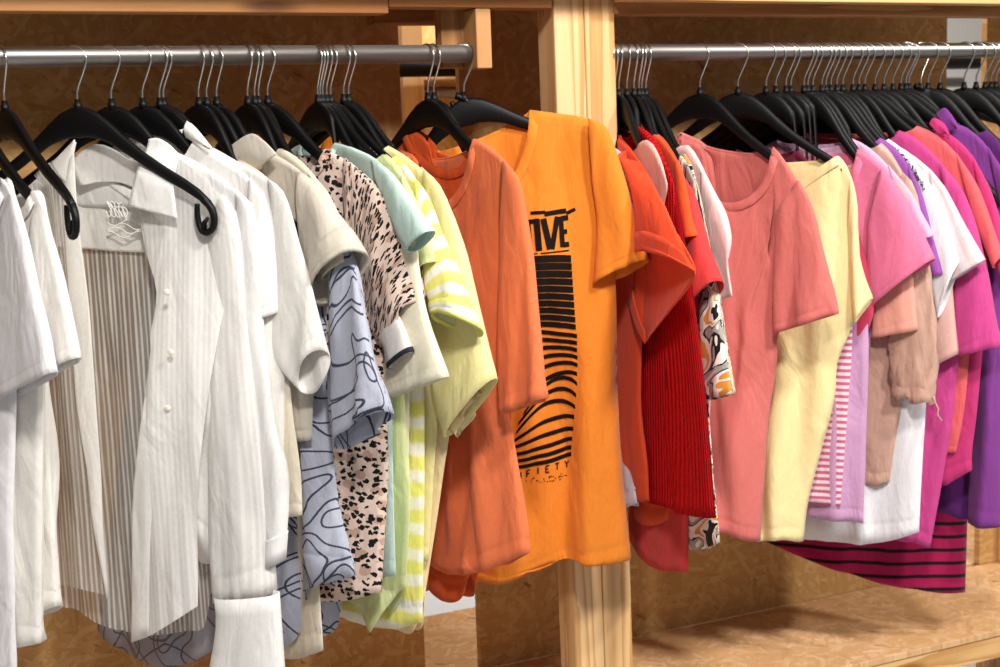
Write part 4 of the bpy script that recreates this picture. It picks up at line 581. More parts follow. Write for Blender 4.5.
 dict(n='t_shirt', label='bright orange tee with black wave print in front of the timber post', cat='t-shirt', mat='orange', x=0.7411, yaw=60.5, sh=[(0.1111, -0.0235), (0.1616, -0.032), (0.2036, -0.0401), (0.2334, -0.0611)], be=[(0.2413, -0.0865), (0.2452, -0.2133), (0.2489, -0.3506), (0.2476, -0.49), (0.2528, -0.6497), (0.2652, -0.8106)], hem=[(0.2652, -0.8106), (0.2106, -0.8136), (0.1508, -0.8074), (0.1044, -0.8215), (0.0329, -0.8354), (-0.0205, -0.8312)], so=[(0.2087, -0.0421), (0.2385, -0.058), (0.2637, -0.1288), (0.2855, -0.2135), (0.306, -0.2835)], si=[(0.213, -0.144), (0.2198, -0.2116), (0.2168, -0.2624), (0.2103, -0.322)], sov=0.016, d=0.03, nd=0.125, fold=0.015, fn=(-0.0496, -0.0854), sw=0.022, tilt=0.01, print=[([(0.0918, -0.2158), (0.1122, -0.2147)], [(0.0914, -0.2082), (0.1118, -0.2071)]), ([(0.0972, -0.2092), (0.1007, -0.2618)], [(0.1065, -0.2086), (0.11, -0.2612)]), ([(0.1117, -0.2063), (0.1151, -0.2606)], [(0.1227, -0.2056), (0.1261, -0.2599)]), ([(0.1239, -0.2074), (0.1342, -0.2592)], [(0.1341, -0.2053), (0.1445, -0.2572)]), ([(0.1485, -0.2029), (0.1385, -0.2575)], [(0.1568, -0.2044), (0.1469, -0.259)]), ([(0.1545, -0.204), (0.1565, -0.2556)], [(0.1626, -0.2037), (0.1646, -0.2552)]), ([(0.1597, -0.2114), (0.1715, -0.2104)], [(0.159, -0.203), (0.1708, -0.202)]), ([(0.1607, -0.2338), (0.1691, -0.2332)], [(0.1601, -0.2262), (0.1686, -0.2256)]), ([(0.1619, -0.2562), (0.1721, -0.2552)], [(0.161, -0.2478), (0.1712, -0.2468)]), ([(0.1074, -0.1991), (0.1328, -0.1982)], [(0.1072, -0.1937), (0.1326, -0.1928)]), ([(0.1314, -0.2027), (0.1686, -0.1979)], [(0.1304, -0.195), (0.1676, -0.1902)]), ([(0.1691, -0.2015), (0.1844, -0.1944)], [(0.1668, -0.1966), (0.1822, -0.1895)]), ([(0.1087, -0.2671), (0.1714, -0.2627)], [(0.1085, -0.2649), (0.1713, -0.2605)]), ([(0.0949, -0.2705), (0.101, -0.2699), (0.1072, -0.2693), (0.1133, -0.2689), (0.1195, -0.2686), (0.1256, -0.2683), (0.1317, -0.2682), (0.1379, -0.2682), (0.144, -0.2682), (0.1501, -0.2684), (0.1562, -0.2687), (0.1623, -0.2691), (0.1684, -0.2696), (0.1745, -0.2702)], [(0.0945, -0.2825), (0.1007, -0.2818), (0.1068, -0.2812), (0.113, -0.2808), (0.1191, -0.2804), (0.1253, -0.2802), (0.1314, -0.2801), (0.1375, -0.28), (0.1436, -0.2801), (0.1498, -0.2803), (0.1559, -0.2806), (0.162, -0.281), (0.1681, -0.2815), (0.1742, -0.2821)]), ([(0.0945, -0.2833), (0.1007, -0.2827), (0.1069, -0.2822), (0.1132, -0.2818), (0.1194, -0.2816), (0.1256, -0.2814), (0.1318, -0.2813), (0.138, -0.2814), (0.1442, -0.2815), (0.1504, -0.2818), (0.1565, -0.2821), (0.1627, -0.2826), (0.1689, -0.2831), (0.1751, -0.2838)], [(0.0941, -0.2949), (0.1003, -0.2944), (0.1066, -0.2939), (0.1128, -0.2935), (0.119, -0.2932), (0.1252, -0.293), (0.1314, -0.293), (0.1376, -0.293), (0.1438, -0.2931), (0.15, -0.2934), (0.1562, -0.2937), (0.1624, -0.2942), (0.1686, -0.2947), (0.1748, -0.2954)]), ([(0.0941, -0.2959), (0.1004, -0.2954), (0.1067, -0.295), (0.113, -0.2947), (0.1193, -0.2945), (0.1255, -0.2944), (0.1318, -0.2944), (0.1381, -0.2945), (0.1444, -0.2947), (0.1506, -0.295), (0.1569, -0.2954), (0.1631, -0.2959), (0.1694, -0.2965), (0.1756, -0.2973)], [(0.0937, -0.3073), (0.1, -0.3068), (0.1063, -0.3064), (0.1126, -0.3061), (0.1189, -0.3058), (0.1252, -0.3057), (0.1315, -0.3057), (0.1378, -0.3058), (0.144, -0.306), (0.1503, -0.3063), (0.1566, -0.3068), (0.1628, -0.3073), (0.1691, -0.3079), (0.1753, -0.3086)]), ([(0.0937, -0.3085), (0.1001, -0.308), (0.1064, -0.3077), (0.1128, -0.3074), (0.1192, -0.3073), (0.1255, -0.3072), (0.1319, -0.3073), (0.1382, -0.3074), (0.1446, -0.3077), (0.1509, -0.3081), (0.1572, -0.3086), (0.1635, -0.3092), (0.1699, -0.3099), (0.1762, -0.3106)], [(0.0933, -0.3196), (0.0997, -0.3191), (0.1061, -0.3188), (0.1125, -0.3185), (0.1188, -0.3184), (0.1252, -0.3183), (0.1315, -0.3184), (0.1379, -0.3186), (0.1442, -0.3188), (0.1506, -0.3192), (0.1569, -0.3197), (0.1632, -0.3203), (0.1696, -0.321), (0.1759, -0.3218)]), ([(0.0933, -0.3209), (0.0997, -0.3205), (0.1062, -0.3202), (0.1126, -0.32), (0.1191, -0.3199), (0.1255, -0.32), (0.1319, -0.3201), (0.1383, -0.3203), (0.1447, -0.3207), (0.1511, -0.3211), (0.1575, -0.3217), (0.1639, -0.3223), (0.1703, -0.3231), (0.1767, -0.3239)], [(0.0929, -0.3318), (0.0994, -0.3314), (0.1059, -0.3311), (0.1123, -0.3309), (0.1187, -0.3308), (0.1252, -0.3308), (0.1316, -0.331), (0.138, -0.3312), (0.1444, -0.3315), (0.1508, -0.332), (0.1572, -0.3325), (0.1636, -0.3332), (0.17, -0.3339), (0.1764, -0.3348)]), ([(0.0929, -0.3332), (0.0994, -0.3329), (0.1059, -0.3327), (0.1125, -0.3325), (0.119, -0.3325), (0.1255, -0.3326), (0.132, -0.3328), (0.1384, -0.3331), (0.1449, -0.3335), (0.1514, -0.334), (0.1579, -0.3346), (0.1643, -0.3353), (0.1708, -0.3362), (0.1773, -0.3371)], [(0.0926, -0.3438), (0.0991, -0.3435), (0.1056, -0.3433), (0.1121, -0.3431), (0.1186, -0.3431), (0.1251, -0.3432), (0.1316, -0.3434), (0.1381, -0.3437), (0.1446, -0.3441), (0.1511, -0.3446), (0.1576, -0.3452), (0.1641, -0.3459), (0.1705, -0.3468), (0.177, -0.3477)]), ([(0.0925, -0.3454), (0.0991, -0.3452), (0.1057, -0.345), (0.1123, -0.3449), (0.1189, -0.345), (0.1254, -0.3451), (0.132, -0.3454), (0.1386, -0.3458), (0.1451, -0.3462), (0.1517, -0.3468), (0.1582, -0.3475), (0.1647, -0.3483), (0.1713, -0.3491), (0.1778, -0.3501)], [(0.0922, -0.3558), (0.0988, -0.3555), (0.1054, -0.3553), (0.112, -0.3553), (0.1186, -0.3553), (0.1251, -0.3555), (0.1317, -0.3557), (0.1383, -0.3561), (0.1448, -0.3566), (0.1514, -0.3571), (0.1579, -0.3578), (0.1645, -0.3586), (0.171, -0.3595), (0.1775, -0.3605)]), ([(0.0921, -0.3575), (0.0988, -0.3573), (0.1055, -0.3572), (0.1121, -0.3572), (0.1188, -0.3573), (0.1254, -0.3576), (0.132, -0.3579), (0.1387, -0.3583), (0.1453, -0.3588), (0.1519, -0.3595), (0.1585, -0.3602), (0.1651, -0.3611), (0.1717, -0.362), (0.1783, -0.3631)], [(0.0918, -0.3676), (0.0985, -0.3674), (0.1052, -0.3673), (0.1118, -0.3673), (0.1185, -0.3674), (0.1251, -0.3676), (0.1317, -0.368), (0.1384, -0.3684), (0.145, -0.3689), (0.1516, -0.3696), (0.1582, -0.3703), (0.1649, -0.3712), (0.1715, -0.3721), (0.1781, -0.3732)]), ([(0.0918, -0.3695), (0.0985, -0.3694), (0.1052, -0.3693), (0.112, -0.3694), (0.1187, -0.3696), (0.1254, -0.3699), (0.1321, -0.3703), (0.1388, -0.3707), (0.1455, -0.3713), (0.1522, -0.372), (0.1588, -0.3729), (0.1655, -0.3738), (0.1722, -0.3748), (0.1789, -0.3759)], [(0.0915, -0.3793), (0.0982, -0.3792), (0.1049, -0.3792), (0.1117, -0.3792), (0.1184, -0.3794), (0.1251, -0.3797), (0.1318, -0.3801), (0.1385, -0.3806), (0.1452, -0.3812), (0.1519, -0.3819), (0.1586, -0.3827), (0.1653, -0.3836), (0.1719, -0.3846), (0.1786, -0.3857)]), ([(0.0914, -0.3814), (0.0982, -0.3813), (0.105, -0.3813), (0.1118, -0.3815), (0.1186, -0.3817), (0.1253, -0.3821), (0.1321, -0.3825), (0.1389, -0.3831), (0.1457, -0.3837), (0.1524, -0.3845), (0.1592, -0.3854), (0.1659, -0.3864), (0.1726, -0.3875), (0.1794, -0.3887)], [(0.0911, -0.3909), (0.0979, -0.3909), (0.1047, -0.3909), (0.1115, -0.391), (0.1183, -0.3913), (0.1251, -0.3916), (0.1318, -0.3921), (0.1386, -0.3926), (0.1454, -0.3933), (0.1521, -0.3941), (0.1589, -0.3949), (0.1657, -0.3959), (0.1724, -0.397), (0.1791, -0.3982)]), ([(0.0876, -0.3927), (0.0951, -0.3936), (0.1025, -0.3946), (0.1098, -0.3956), (0.1172, -0.3965), (0.1244, -0.3975), (0.1317, -0.3985), (0.1389, -0.3994), (0.146, -0.4004), (0.1531, -0.4014), (0.1602, -0.4023), (0.1672, -0.4033), (0.1742, -0.4043), (0.1811, -0.4052)], [(0.0874, -0.3999), (0.0948, -0.4009), (0.1023, -0.4018), (0.1096, -0.4028), (0.117, -0.4038), (0.1242, -0.4048), (0.1315, -0.4057), (0.1387, -0.4067), (0.1458, -0.4077), (0.1529, -0.4086), (0.16, -0.4096), (0.167, -0.4105), (0.174, -0.4115), (0.181, -0.4124)]), ([(0.0871, -0.4099), (0.0946, -0.41), (0.102, -0.4102), (0.1094, -0.4104), (0.1167, -0.4107), (0.1241, -0.4111), (0.1313, -0.4116), (0.1385, -0.4122), (0.1457, -0.4128), (0.1528, -0.4136), (0.1599, -0.4144), (0.1669, -0.4153), (0.1739, -0.4162), (0.1808, -0.4173)], [(0.0868, -0.4172), (0.0943, -0.4173), (0.1018, -0.4174), (0.1092, -0.4177), (0.1165, -0.418), (0.1238, -0.4184), (0.1311, -0.4189), (0.1383, -0.4194), (0.1455, -0.4201), (0.1526, -0.4208), (0.1597, -0.4216), (0.1667, -0.4225), (0.1737, -0.4235), (0.1806, -0.4245)]), ([(0.0864, -0.4324), (0.0939, -0.4305), (0.1014, -0.4288), (0.1089, -0.4274), (0.1163, -0.4263), (0.1236, -0.4255), (0.1309, -0.425), (0.1382, -0.4248), (0.1453, -0.4248), (0.1525, -0.4252), (0.1596, -0.4258), (0.1666, -0.4267), (0.1736, -0.4279), (0.1805, -0.4294)], [(0.0861, -0.4397), (0.0937, -0.4377), (0.1012, -0.4361), (0.1087, -0.4347), (0.1161, -0.4336), (0.1234, -0.4328), (0.1307, -0.4323), (0.138, -0.432), (0.1451, -0.4321), (0.1523, -0.4324), (0.1594, -0.433), (0.1664, -0.4339), (0.1734, -0.4351), (0.1803, -0.4366)]), ([(0.0856, -0.4576), (0.0932, -0.4534), (0.1007, -0.4498), (0.1082, -0.4467), (0.1157, -0.444), (0.1231, -0.4419), (0.1305, -0.4402), (0.1378, -0.439), (0.1451, -0.4384), (0.1524, -0.4382), (0.1596, -0.4385), (0.1668, -0.4393), (0.1739, -0.4406), (0.181, -0.4423)], [(0.0853, -0.4649), (0.0929, -0.4607), (0.1005, -0.4571), (0.108, -0.4539), (0.1154, -0.4513), (0.1229, -0.4491), (0.1302, -0.4475), (0.1376, -0.4463), (0.1449, -0.4456), (0.1522, -0.4454), (0.1594, -0.4457), (0.1666, -0.4465), (0.1737, -0.4478), (0.1809, -0.4496)]), ([(0.0847, -0.4863), (0.0923, -0.4797), (0.1, -0.4738), (0.1075, -0.4686), (0.1151, -0.4641), (0.1225, -0.4604), (0.13, -0.4573), (0.1373, -0.4549), (0.1447, -0.4532), (0.152, -0.4523), (0.1592, -0.452), (0.1664, -0.4524), (0.1736, -0.4535), (0.1807, -0.4553)], [(0.0844, -0.4936), (0.0921, -0.487), (0.0997, -0.4811), (0.1073, -0.4759), (0.1148, -0.4714), (0.1223, -0.4677), (0.1297, -0.4646), (0.1371, -0.4622), (0.1445, -0.4605), (0.1518, -0.4595), (0.159, -0.4593), (0.1662, -0.4597), (0.1734, -0.4608), (0.1805, -0.4626)]), ([(0.0837, -0.5177), (0.0915, -0.5091), (0.0992, -0.5014), (0.1069, -0.4945), (0.1144, -0.4884), (0.1219, -0.4832), (0.1294, -0.4788), (0.1367, -0.4752), (0.144, -0.4724), (0.1512, -0.4705), (0.1584, -0.4693), (0.1655, -0.469), (0.1725, -0.4696), (0.1794, -0.4709)], [(0.0835, -0.5251), (0.0913, -0.5165), (0.099, -0.5087), (0.1066, -0.5018), (0.1142, -0.4957), (0.1217, -0.4905), (0.1292, -0.4861), (0.1365, -0.4825), (0.1438, -0.4797), (0.151, -0.4777), (0.1582, -0.4766), (0.1653, -0.4763), (0.1723, -0.4768), (0.1793, -0.4782)]), ([(0.0865, -0.5379), (0.0946, -0.5258), (0.1026, -0.515), (0.1104, -0.5057), (0.118, -0.4977), (0.1254, -0.4912), (0.1327, -0.486), (0.1398, -0.4822), (0.1468, -0.4798), (0.1535, -0.4787), (0.1601, -0.4791), (0.1666, -0.4807), (0.1729, -0.4838), (0.179, -0.4883)], [(0.0863, -0.5436), (0.0945, -0.5318), (0.1024, -0.5213), (0.1102, -0.5123), (0.1178, -0.5045), (0.1252, -0.4982), (0.1325, -0.4932), (0.1396, -0.4895), (0.1465, -0.4872), (0.1533, -0.4862), (0.1599, -0.4865), (0.1664, -0.4882), (0.1727, -0.4912), (0.1788, -0.4956)]), ([(0.0755, -0.5571), (0.0851, -0.5448), (0.0944, -0.534), (0.1033, -0.5246), (0.112, -0.5166), (0.1203, -0.5101), (0.1284, -0.505), (0.1362, -0.5014), (0.1436, -0.4991), (0.1508, -0.4983), (0.1577, -0.4989), (0.1643, -0.5009), (0.1707, -0.5043), (0.1767, -0.5091)], [(0.0753, -0.5627), (0.0849, -0.5508), (0.0942, -0.5403), (0.1031, -0.5311), (0.1118, -0.5234), (0.1201, -0.5171), (0.1282, -0.5122), (0.1359, -0.5087), (0.1434, -0.5065), (0.1506, -0.5057), (0.1575, -0.5063), (0.1641, -0.5083), (0.1705, -0.5117), (0.1766, -0.5164)]), ([(0.0716, -0.5728), (0.08, -0.5617), (0.0884, -0.5518), (0.0966, -0.5433), (0.1048, -0.5361), (0.1129, -0.5302), (0.1209, -0.5256), (0.1288, -0.5224), (0.1366, -0.5204), (0.1443, -0.5197), (0.152, -0.5203), (0.1596, -0.5223), (0.1671, -0.5255), (0.1745, -0.53)], [(0.0714, -0.5785), (0.0798, -0.5677), (0.0882, -0.5581), (0.0964, -0.5499), (0.1046, -0.5429), (0.1127, -0.5372), (0.1207, -0.5328), (0.1286, -0.5297), (0.1364, -0.5278), (0.1441, -0.5272), (0.1518, -0.5278), (0.1594, -0.5298), (0.1669, -0.5329), (0.1743, -0.5374)]), ([(0.0676, -0.5869), (0.0763, -0.5805), (0.0849, -0.5746), (0.0934, -0.5694), (0.1018, -0.5647), (0.11, -0.5605), (0.1182, -0.5569), (0.1262, -0.5539), (0.1341, -0.5514), (0.142, -0.5495), (0.1497, -0.5482), (0.1573, -0.5474), (0.1649, -0.5472), (0.1723, -0.5475)], [(0.0675, -0.5925), (0.0761, -0.5865), (0.0847, -0.581), (0.0932, -0.576), (0.1015, -0.5715), (0.1098, -0.5676), (0.1179, -0.5641), (0.126, -0.5613), (0.1339, -0.5589), (0.1418, -0.557), (0.1495, -0.5557), (0.1571, -0.5549), (0.1647, -0.5546), (0.1721, -0.5548)]), ([(0.0655, -0.5992), (0.0746, -0.5955), (0.0835, -0.592), (0.0923, -0.5887), (0.1009, -0.5857), (0.1092, -0.5829), (0.1175, -0.5803), (0.1255, -0.5779), (0.1334, -0.5758), (0.141, -0.5739), (0.1486, -0.5722), (0.1559, -0.5707), (0.1631, -0.5695), (0.17, -0.5685)], [(0.0653, -0.6049), (0.0744, -0.6015), (0.0833, -0.5983), (0.0921, -0.5953), (0.1007, -0.5926), (0.109, -0.5899), (0.1172, -0.5875), (0.1253, -0.5853), (0.1331, -0.5833), (0.1408, -0.5814), (0.1483, -0.5797), (0.1557, -0.5783), (0.1629, -0.577), (0.1698, -0.5759)]), ([(0.0651, -0.6116), (0.0743, -0.6098), (0.0832, -0.6079), (0.092, -0.6061), (0.1005, -0.6042), (0.1088, -0.6023), (0.1169, -0.6003), (0.1248, -0.5984), (0.1325, -0.5964), (0.14, -0.5944), (0.1473, -0.5923), (0.1543, -0.5903), (0.1612, -0.5882), (0.1679, -0.586)], [(0.0649, -0.6173), (0.0741, -0.6158), (0.083, -0.6143), (0.0918, -0.6127), (0.1003, -0.6111), (0.1086, -0.6094), (0.1167, -0.6076), (0.1246, -0.6058), (0.1323, -0.6039), (0.1398, -0.6019), (0.1471, -0.5999), (0.1541, -0.5978), (0.161, -0.5956), (0.1677, -0.5934)]), ([(0.0647, -0.6231), (0.074, -0.622), (0.083, -0.6208), (0.0918, -0.6195), (0.1003, -0.6182), (0.1085, -0.6167), (0.1166, -0.6152), (0.1243, -0.6135), (0.1318, -0.6118), (0.1391, -0.61), (0.1461, -0.6081), (0.1529, -0.6061), (0.1594, -0.604), (0.1657, -0.6019)], [(0.0646, -0.6288), (0.0738, -0.628), (0.0828, -0.6272), (0.0916, -0.6262), (0.1001, -0.6251), (0.1083, -0.6238), (0.1163, -0.6224), (0.1241, -0.6209), (0.1316, -0.6193), (0.1389, -0.6176), (0.1459, -0.6157), (0.1527, -0.6137), (0.1592, -0.6115), (0.1655, -0.6093)]), ([(0.0661, -0.6338), (0.075, -0.6331), (0.0837, -0.6322), (0.0921, -0.6312), (0.1004, -0.6301), (0.1084, -0.6289), (0.1163, -0.6275), (0.1239, -0.626), (0.1313, -0.6243), (0.1386, -0.6226), (0.1456, -0.6207), (0.1524, -0.6187), (0.159, -0.6165), (0.1654, -0.6142)], [(0.0659, -0.6395), (0.0748, -0.6391), (0.0835, -0.6386), (0.0919, -0.6379), (0.1002, -0.637), (0.1082, -0.636), (0.1161, -0.6348), (0.1237, -0.6334), (0.1311, -0.6319), (0.1383, -0.6301), (0.1454, -0.6283), (0.1522, -0.6262), (0.1588, -0.624), (0.1652, -0.6216)]), ([(0.0717, -0.6581), (0.072, -0.6465)], [(0.0695, -0.658), (0.0699, -0.6465)]), ([(0.07, -0.647), (0.076, -0.6576)], [(0.0719, -0.6459), (0.0779, -0.6564)]), ([(0.078, -0.657), (0.0784, -0.6455)], [(0.0758, -0.657), (0.0762, -0.6454)]), ([(0.0883, -0.6551), (0.0886, -0.6435)], [(0.0861, -0.655), (0.0865, -0.6435)]), ([(0.0877, -0.6446), (0.0936, -0.6436)], [(0.0874, -0.6424), (0.0933, -0.6415)]), ([(0.0875, -0.6504), (0.092, -0.6496)], [(0.0872, -0.6482), (0.0917, -0.6474)]), ([(0.1076, -0.6516), (0.1079, -0.6401)], [(0.1054, -0.6516), (0.1057, -0.6401)]), ([(0.1214, -0.6491), (0.1217, -0.6375)], [(0.1192, -0.649), (0.1196, -0.6375)]), ([(0.1208, -0.6386), (0.1267, -0.6377)], [(0.1205, -0.6364), (0.1264, -0.6355)]), ([(0.1206, -0.6444), (0.1252, -0.6437)], [(0.1203, -0.6422), (0.1249, -0.6415)]), ([(0.1205, -0.6502), (0.1264, -0.6492)], [(0.1202, -0.648), (0.1261, -0.647)]), ([(0.1411, -0.6456), (0.1414, -0.6341)], [(0.139, -0.6455), (0.1393, -0.634)]), ([(0.1373, -0.6356), (0.1437, -0.6346)], [(0.137, -0.6335), (0.1434, -0.6324)]), ([(0.1576, -0.6426), (0.1578, -0.6368)], [(0.1555, -0.6426), (0.1556, -0.6368)]), ([(0.1576, -0.6363), (0.1546, -0.631)], [(0.1558, -0.6374), (0.1528, -0.6321)]), ([(0.1577, -0.6373), (0.161, -0.6311)], [(0.1558, -0.6363), (0.1591, -0.63)]), ([(0.0933, -0.6654), (0.095, -0.6654)], [(0.0933, -0.6636), (0.0951, -0.6636)]), ([(0.1041, -0.6649), (0.1058, -0.6649)], [(0.1041, -0.6631), (0.1058, -0.6631)]), ([(0.1251, -0.6569), (0.1269, -0.6569)], [(0.1252, -0.6551), (0.1269, -0.6551)]), ([(0.0747, -0.6705), (0.0765, -0.6705)], [(0.0748, -0.6687), (0.0765, -0.6687)]), ([(0.0951, -0.6619), (0.0968, -0.6619)], [(0.0952, -0.6601), (0.0969, -0.6601)]), ([(0.1552, -0.658), (0.157, -0.658)], [(0.1553, -0.6562), (0.157, -0.6562)]), ([(0.1422, -0.6594), (0.144, -0.6595)], [(0.1423, -0.6576), (0.144, -0.6577)]), ([(0.1262, -0.6577), (0.1279, -0.6577)], [(0.1263, -0.6559), (0.128, -0.6559)]), ([(0.1256, -0.6654), (0.1274, -0.6654)], [(0.1257, -0.6636), (0.1274, -0.6636)]), ([(0.1165, -0.665), (0.1183, -0.665)], [(0.1166, -0.6632), (0.1183, -0.6632)]), ([(0.1289, -0.6565), (0.1306, -0.6565)], [(0.1289, -0.6547), (0.1307, -0.6547)]), ([(0.1358, -0.6613), (0.1375, -0.6614)], [(0.1359, -0.6596), (0.1376, -0.6596)]), ([(0.0986, -0.6594), (0.1003, -0.6594)], [(0.0987, -0.6576), (0.1004, -0.6576)]), ([(0.1446, -0.6591), (0.1463, -0.6592)], [(0.1447, -0.6574), (0.1464, -0.6574)]), ([(0.1325, -0.6647), (0.1342, -0.6648)], [(0.1326, -0.663), (0.1343, -0.663)]), ([(0.1321, -0.6652), (0.1338, -0.6653)], [(0.1322, -0.6635), (0.1339, -0.6635)]), ([(0.106, -0.6667), (0.1078, -0.6668)], [(0.1061, -0.665), (0.1078, -0.665)]), ([(0.1101, -0.6678), (0.1118, -0.6678)], [(0.1101, -0.666), (0.1118, -0.666)]), ([(0.1458, -0.655), (0.1475, -0.655)], [(0.1459, -0.6532), (0.1476, -0.6533)]), ([(0.085, -0.6628), (0.0867, -0.6628)], [(0.0851, -0.661), (0.0868, -0.661)]), ([(0.1528, -0.6579), (0.1545, -0.6579)], [(0.1528, -0.6561), (0.1546, -0.6561)]), ([(0.1251, -0.6594), (0.1269, -0.6594)], [(0.1252, -0.6576), (0.1269, -0.6576)]), ([(0.1154, -0.6613), (0.1171, -0.6614)], [(0.1154, -0.6596), (0.1171, -0.6596)]), ([(0.1025, -0.6648), (0.1042, -0.6649)], [(0.1026, -0.6631), (0.1043, -0.6631)]), ([(0.1215, -0.6662), (0.1232, -0.6662)], [(0.1215, -0.6644), (0.1233, -0.6644)]), ([(0.1295, -0.6656), (0.1312, -0.6656)], [(0.1295, -0.6638), (0.1313, -0.6639)]), ([(0.1437, -0.6647), (0.1454, -0.6648)], [(0.1438, -0.663), (0.1455, -0.663)]), ([(0.1288, -0.6575), (0.1306, -0.6576)], [(0.1289, -0.6558), (0.1306, -0.6558)]), ([(0.1441, -0.6644), (0.1458, -0.6644)], [(0.1441, -0.6626), (0.1458, -0.6627)]), ([(0.1478, -0.6598), (0.1495, -0.6598)], [(0.1478, -0.658), (0.1496, -0.6581)]), ([(0.1323, -0.6577), (0.134, -0.6577)], [(0.1323, -0.6559), (0.1341, -0.6559)]), ([(0.1418, -0.6605), (0.1435, -0.6605)], [(0.1419, -0.6587), (0.1436, -0.6588)]), ([(0.0973, -0.6598), (0.099, -0.6599)], [(0.0973, -0.6581), (0.0991, -0.6581)]), ([(0.1435, -0.6647), (0.1452, -0.6648)], [(0.1436, -0.663), (0.1453, -0.663)])], pleats=3, fx=[(0.1788, 0.01, 0.02)], pocketband=1, hl='black plastic hanger tilted above the bright orange printed tee', roll=13),
 dict(n='top', label='white top with lilac hem just right of the timber post', cat='top', mat='lilacwhite', x=1.028, yaw=-12.5, sh=[(0.0153, -0.0934), (0.0551, -0.1038), (0.1035, -0.1309), (0.1285, -0.1645)], be=[(0.1269, -0.1901), (0.0877, -0.2877), (0.0299, -0.3824), (0.0182, -0.5492), (0.076, -0.6392), (0.099, -0.7219)], hem=[(0.099, -0.7219), (0.0639, -0.7382), (-0.0395, -0.7608)], fe=[(-0.0336, -0.1875), (-0.0603, -0.374), (-0.0752, -0.5659), (-0.0395, -0.7608)], d=0.016, nd=0.03, fold=0.003, hl='black hanger of the white top with lilac hem just right of the timber post', roll=0),
 dict(n='top', label='orange-red top with a bell sleeve opening toward the viewer', cat='top', mat='orangered', x=1.036, yaw=-10.8, sh=[(0.0055, -0.0689), (0.0619, -0.0902), (0.1349, -0.1241), (0.1945, -0.1631)], be=[(0.1646, -0.1976), (0.1272, -0.3548), (0.0971, -0.5363), (0.1216, -0.6397), (0.1278, -0.7107)], hem=[(0.1278, -0.7107), (0.0864, -0.7265), (0.033, -0.7399)], patches=[dict(n='sleeve', v=0.004, b=0.026, nu=22, nv=26, fold=0.002, A=[(0.0623, -0.097), (0.108, -0.1826), (0.0842, -0.2445), (0.0656, -0.2969)], B=[(0.1315, -0.1172), (0.2096, -0.1625), (0.2744, -0.2121), (0.3681, -0.2821)], H=[(0.0604, -0.2974), (0.123, -0.2681), (0.2005, -0.2526), (0.2897, -0.2596), (0.3681, -0.2821)]), dict(n='sleeve_lining', v=0.004, b=-0.006, nu=22, nv=26, A=[(0.0852, -0.227), (0.0606, -0.2938), (0.0522, -0.3445), (0.0853, -0.398), (0.1289, -0.4278)], B=[(0.2995, -0.2316), (0.3682, -0.279), (0.3468, -0.3076), (0.25, -0.3632), (0.1389, -0.4265)]), dict(n='cuff_hem', v=0.01, b=0.0, nu=6, nv=30, A=[(0.1391, -0.2701), (0.0773, -0.2921), (0.0638, -0.343), (0.1017, -0.3992), (0.1549, -0.4274)], B=[(0.168, -0.2748), (0.1071, -0.3072), (0.0999, -0.343), (0.1276, -0.3855), (0.1561, -0.4047)]), dict(n='cuff_hem', v=0.007, b=0.026, nu=22, nv=8, A=[(0.0703, -0.2717), (0.0686, -0.2983)], B=[(0.3353, -0.2593), (0.3793, -0.2841)], T=[(0.0703, -0.2717), (0.1325, -0.2432), (0.2096, -0.2286), (0.281, -0.2358), (0.3353, -0.2593)], H=[(0.0686, -0.2983), (0.131, -0.2691), (0.2083, -0.2536), (0.2972, -0.2605), (0.3793, -0.2841)])], d=0.022, nd=0.03, fold=0.003, hl='black hanger of the orange-red top with a bell sleeve opening toward the viewer', roll=0),
 dict(n='blouse', label='blush pink satin blouse tucked between orange-red top and red cardigan', cat='blouse', mat='blush', x=1.0441, yaw=-8.5, sh=[(0.1061, -0.0822), (0.1367, -0.084), (0.178, -0.1142), (0.2053, -0.1536)], be=[(0.2004, -0.1719), (0.1549, -0.2498), (0.1166, -0.3218), (0.086, -0.3956)], hem=[(0.086, -0.3956), (0.0488, -0.3999)], d=0.014, nd=0.03, fold=0.002, hl='black hanger of the blush pink satin blouse tucked between orange-red top and red cardigan', roll=0),
 dict(n='cardigan', label='dark red ribbed knit cardigan with long sleeve', cat='cardigan', mat='redknit', x=1.0606, yaw=-10.2, sh=[(0.0518, -0.0561), (0.0995, -0.0688), (0.1537, -0.1013), (0.2009, -0.1475)], be=[(0.2129, -0.1721), (0.1965, -0.3496), (0.189, -0.523), (0.1837, -0.6472), (0.1989, -0.7145)], hem=[(0.1989, -0.7145), (0.0754, -0.7273), (0.0247, -0.7303)], so=[(0.1388, -0.0982), (0.1949, -0.1479), (0.2385, -0.2457), (0.2875, -0.3899), (0.3193, -0.5338), (0.3465, -0.691)], si=[(0.0928, -0.2724), (0.0511, -0.4196), (0.0603, -0.5277), (0.1225, -0.6434), (0.184, -0.7225)], sov=-0.006, d=0.014, nd=0.02, fold=0.002, sw=0.012, rib=1, hl='black plastic hanger of the red ribbed cardigan, beside the timber post', roll=0),
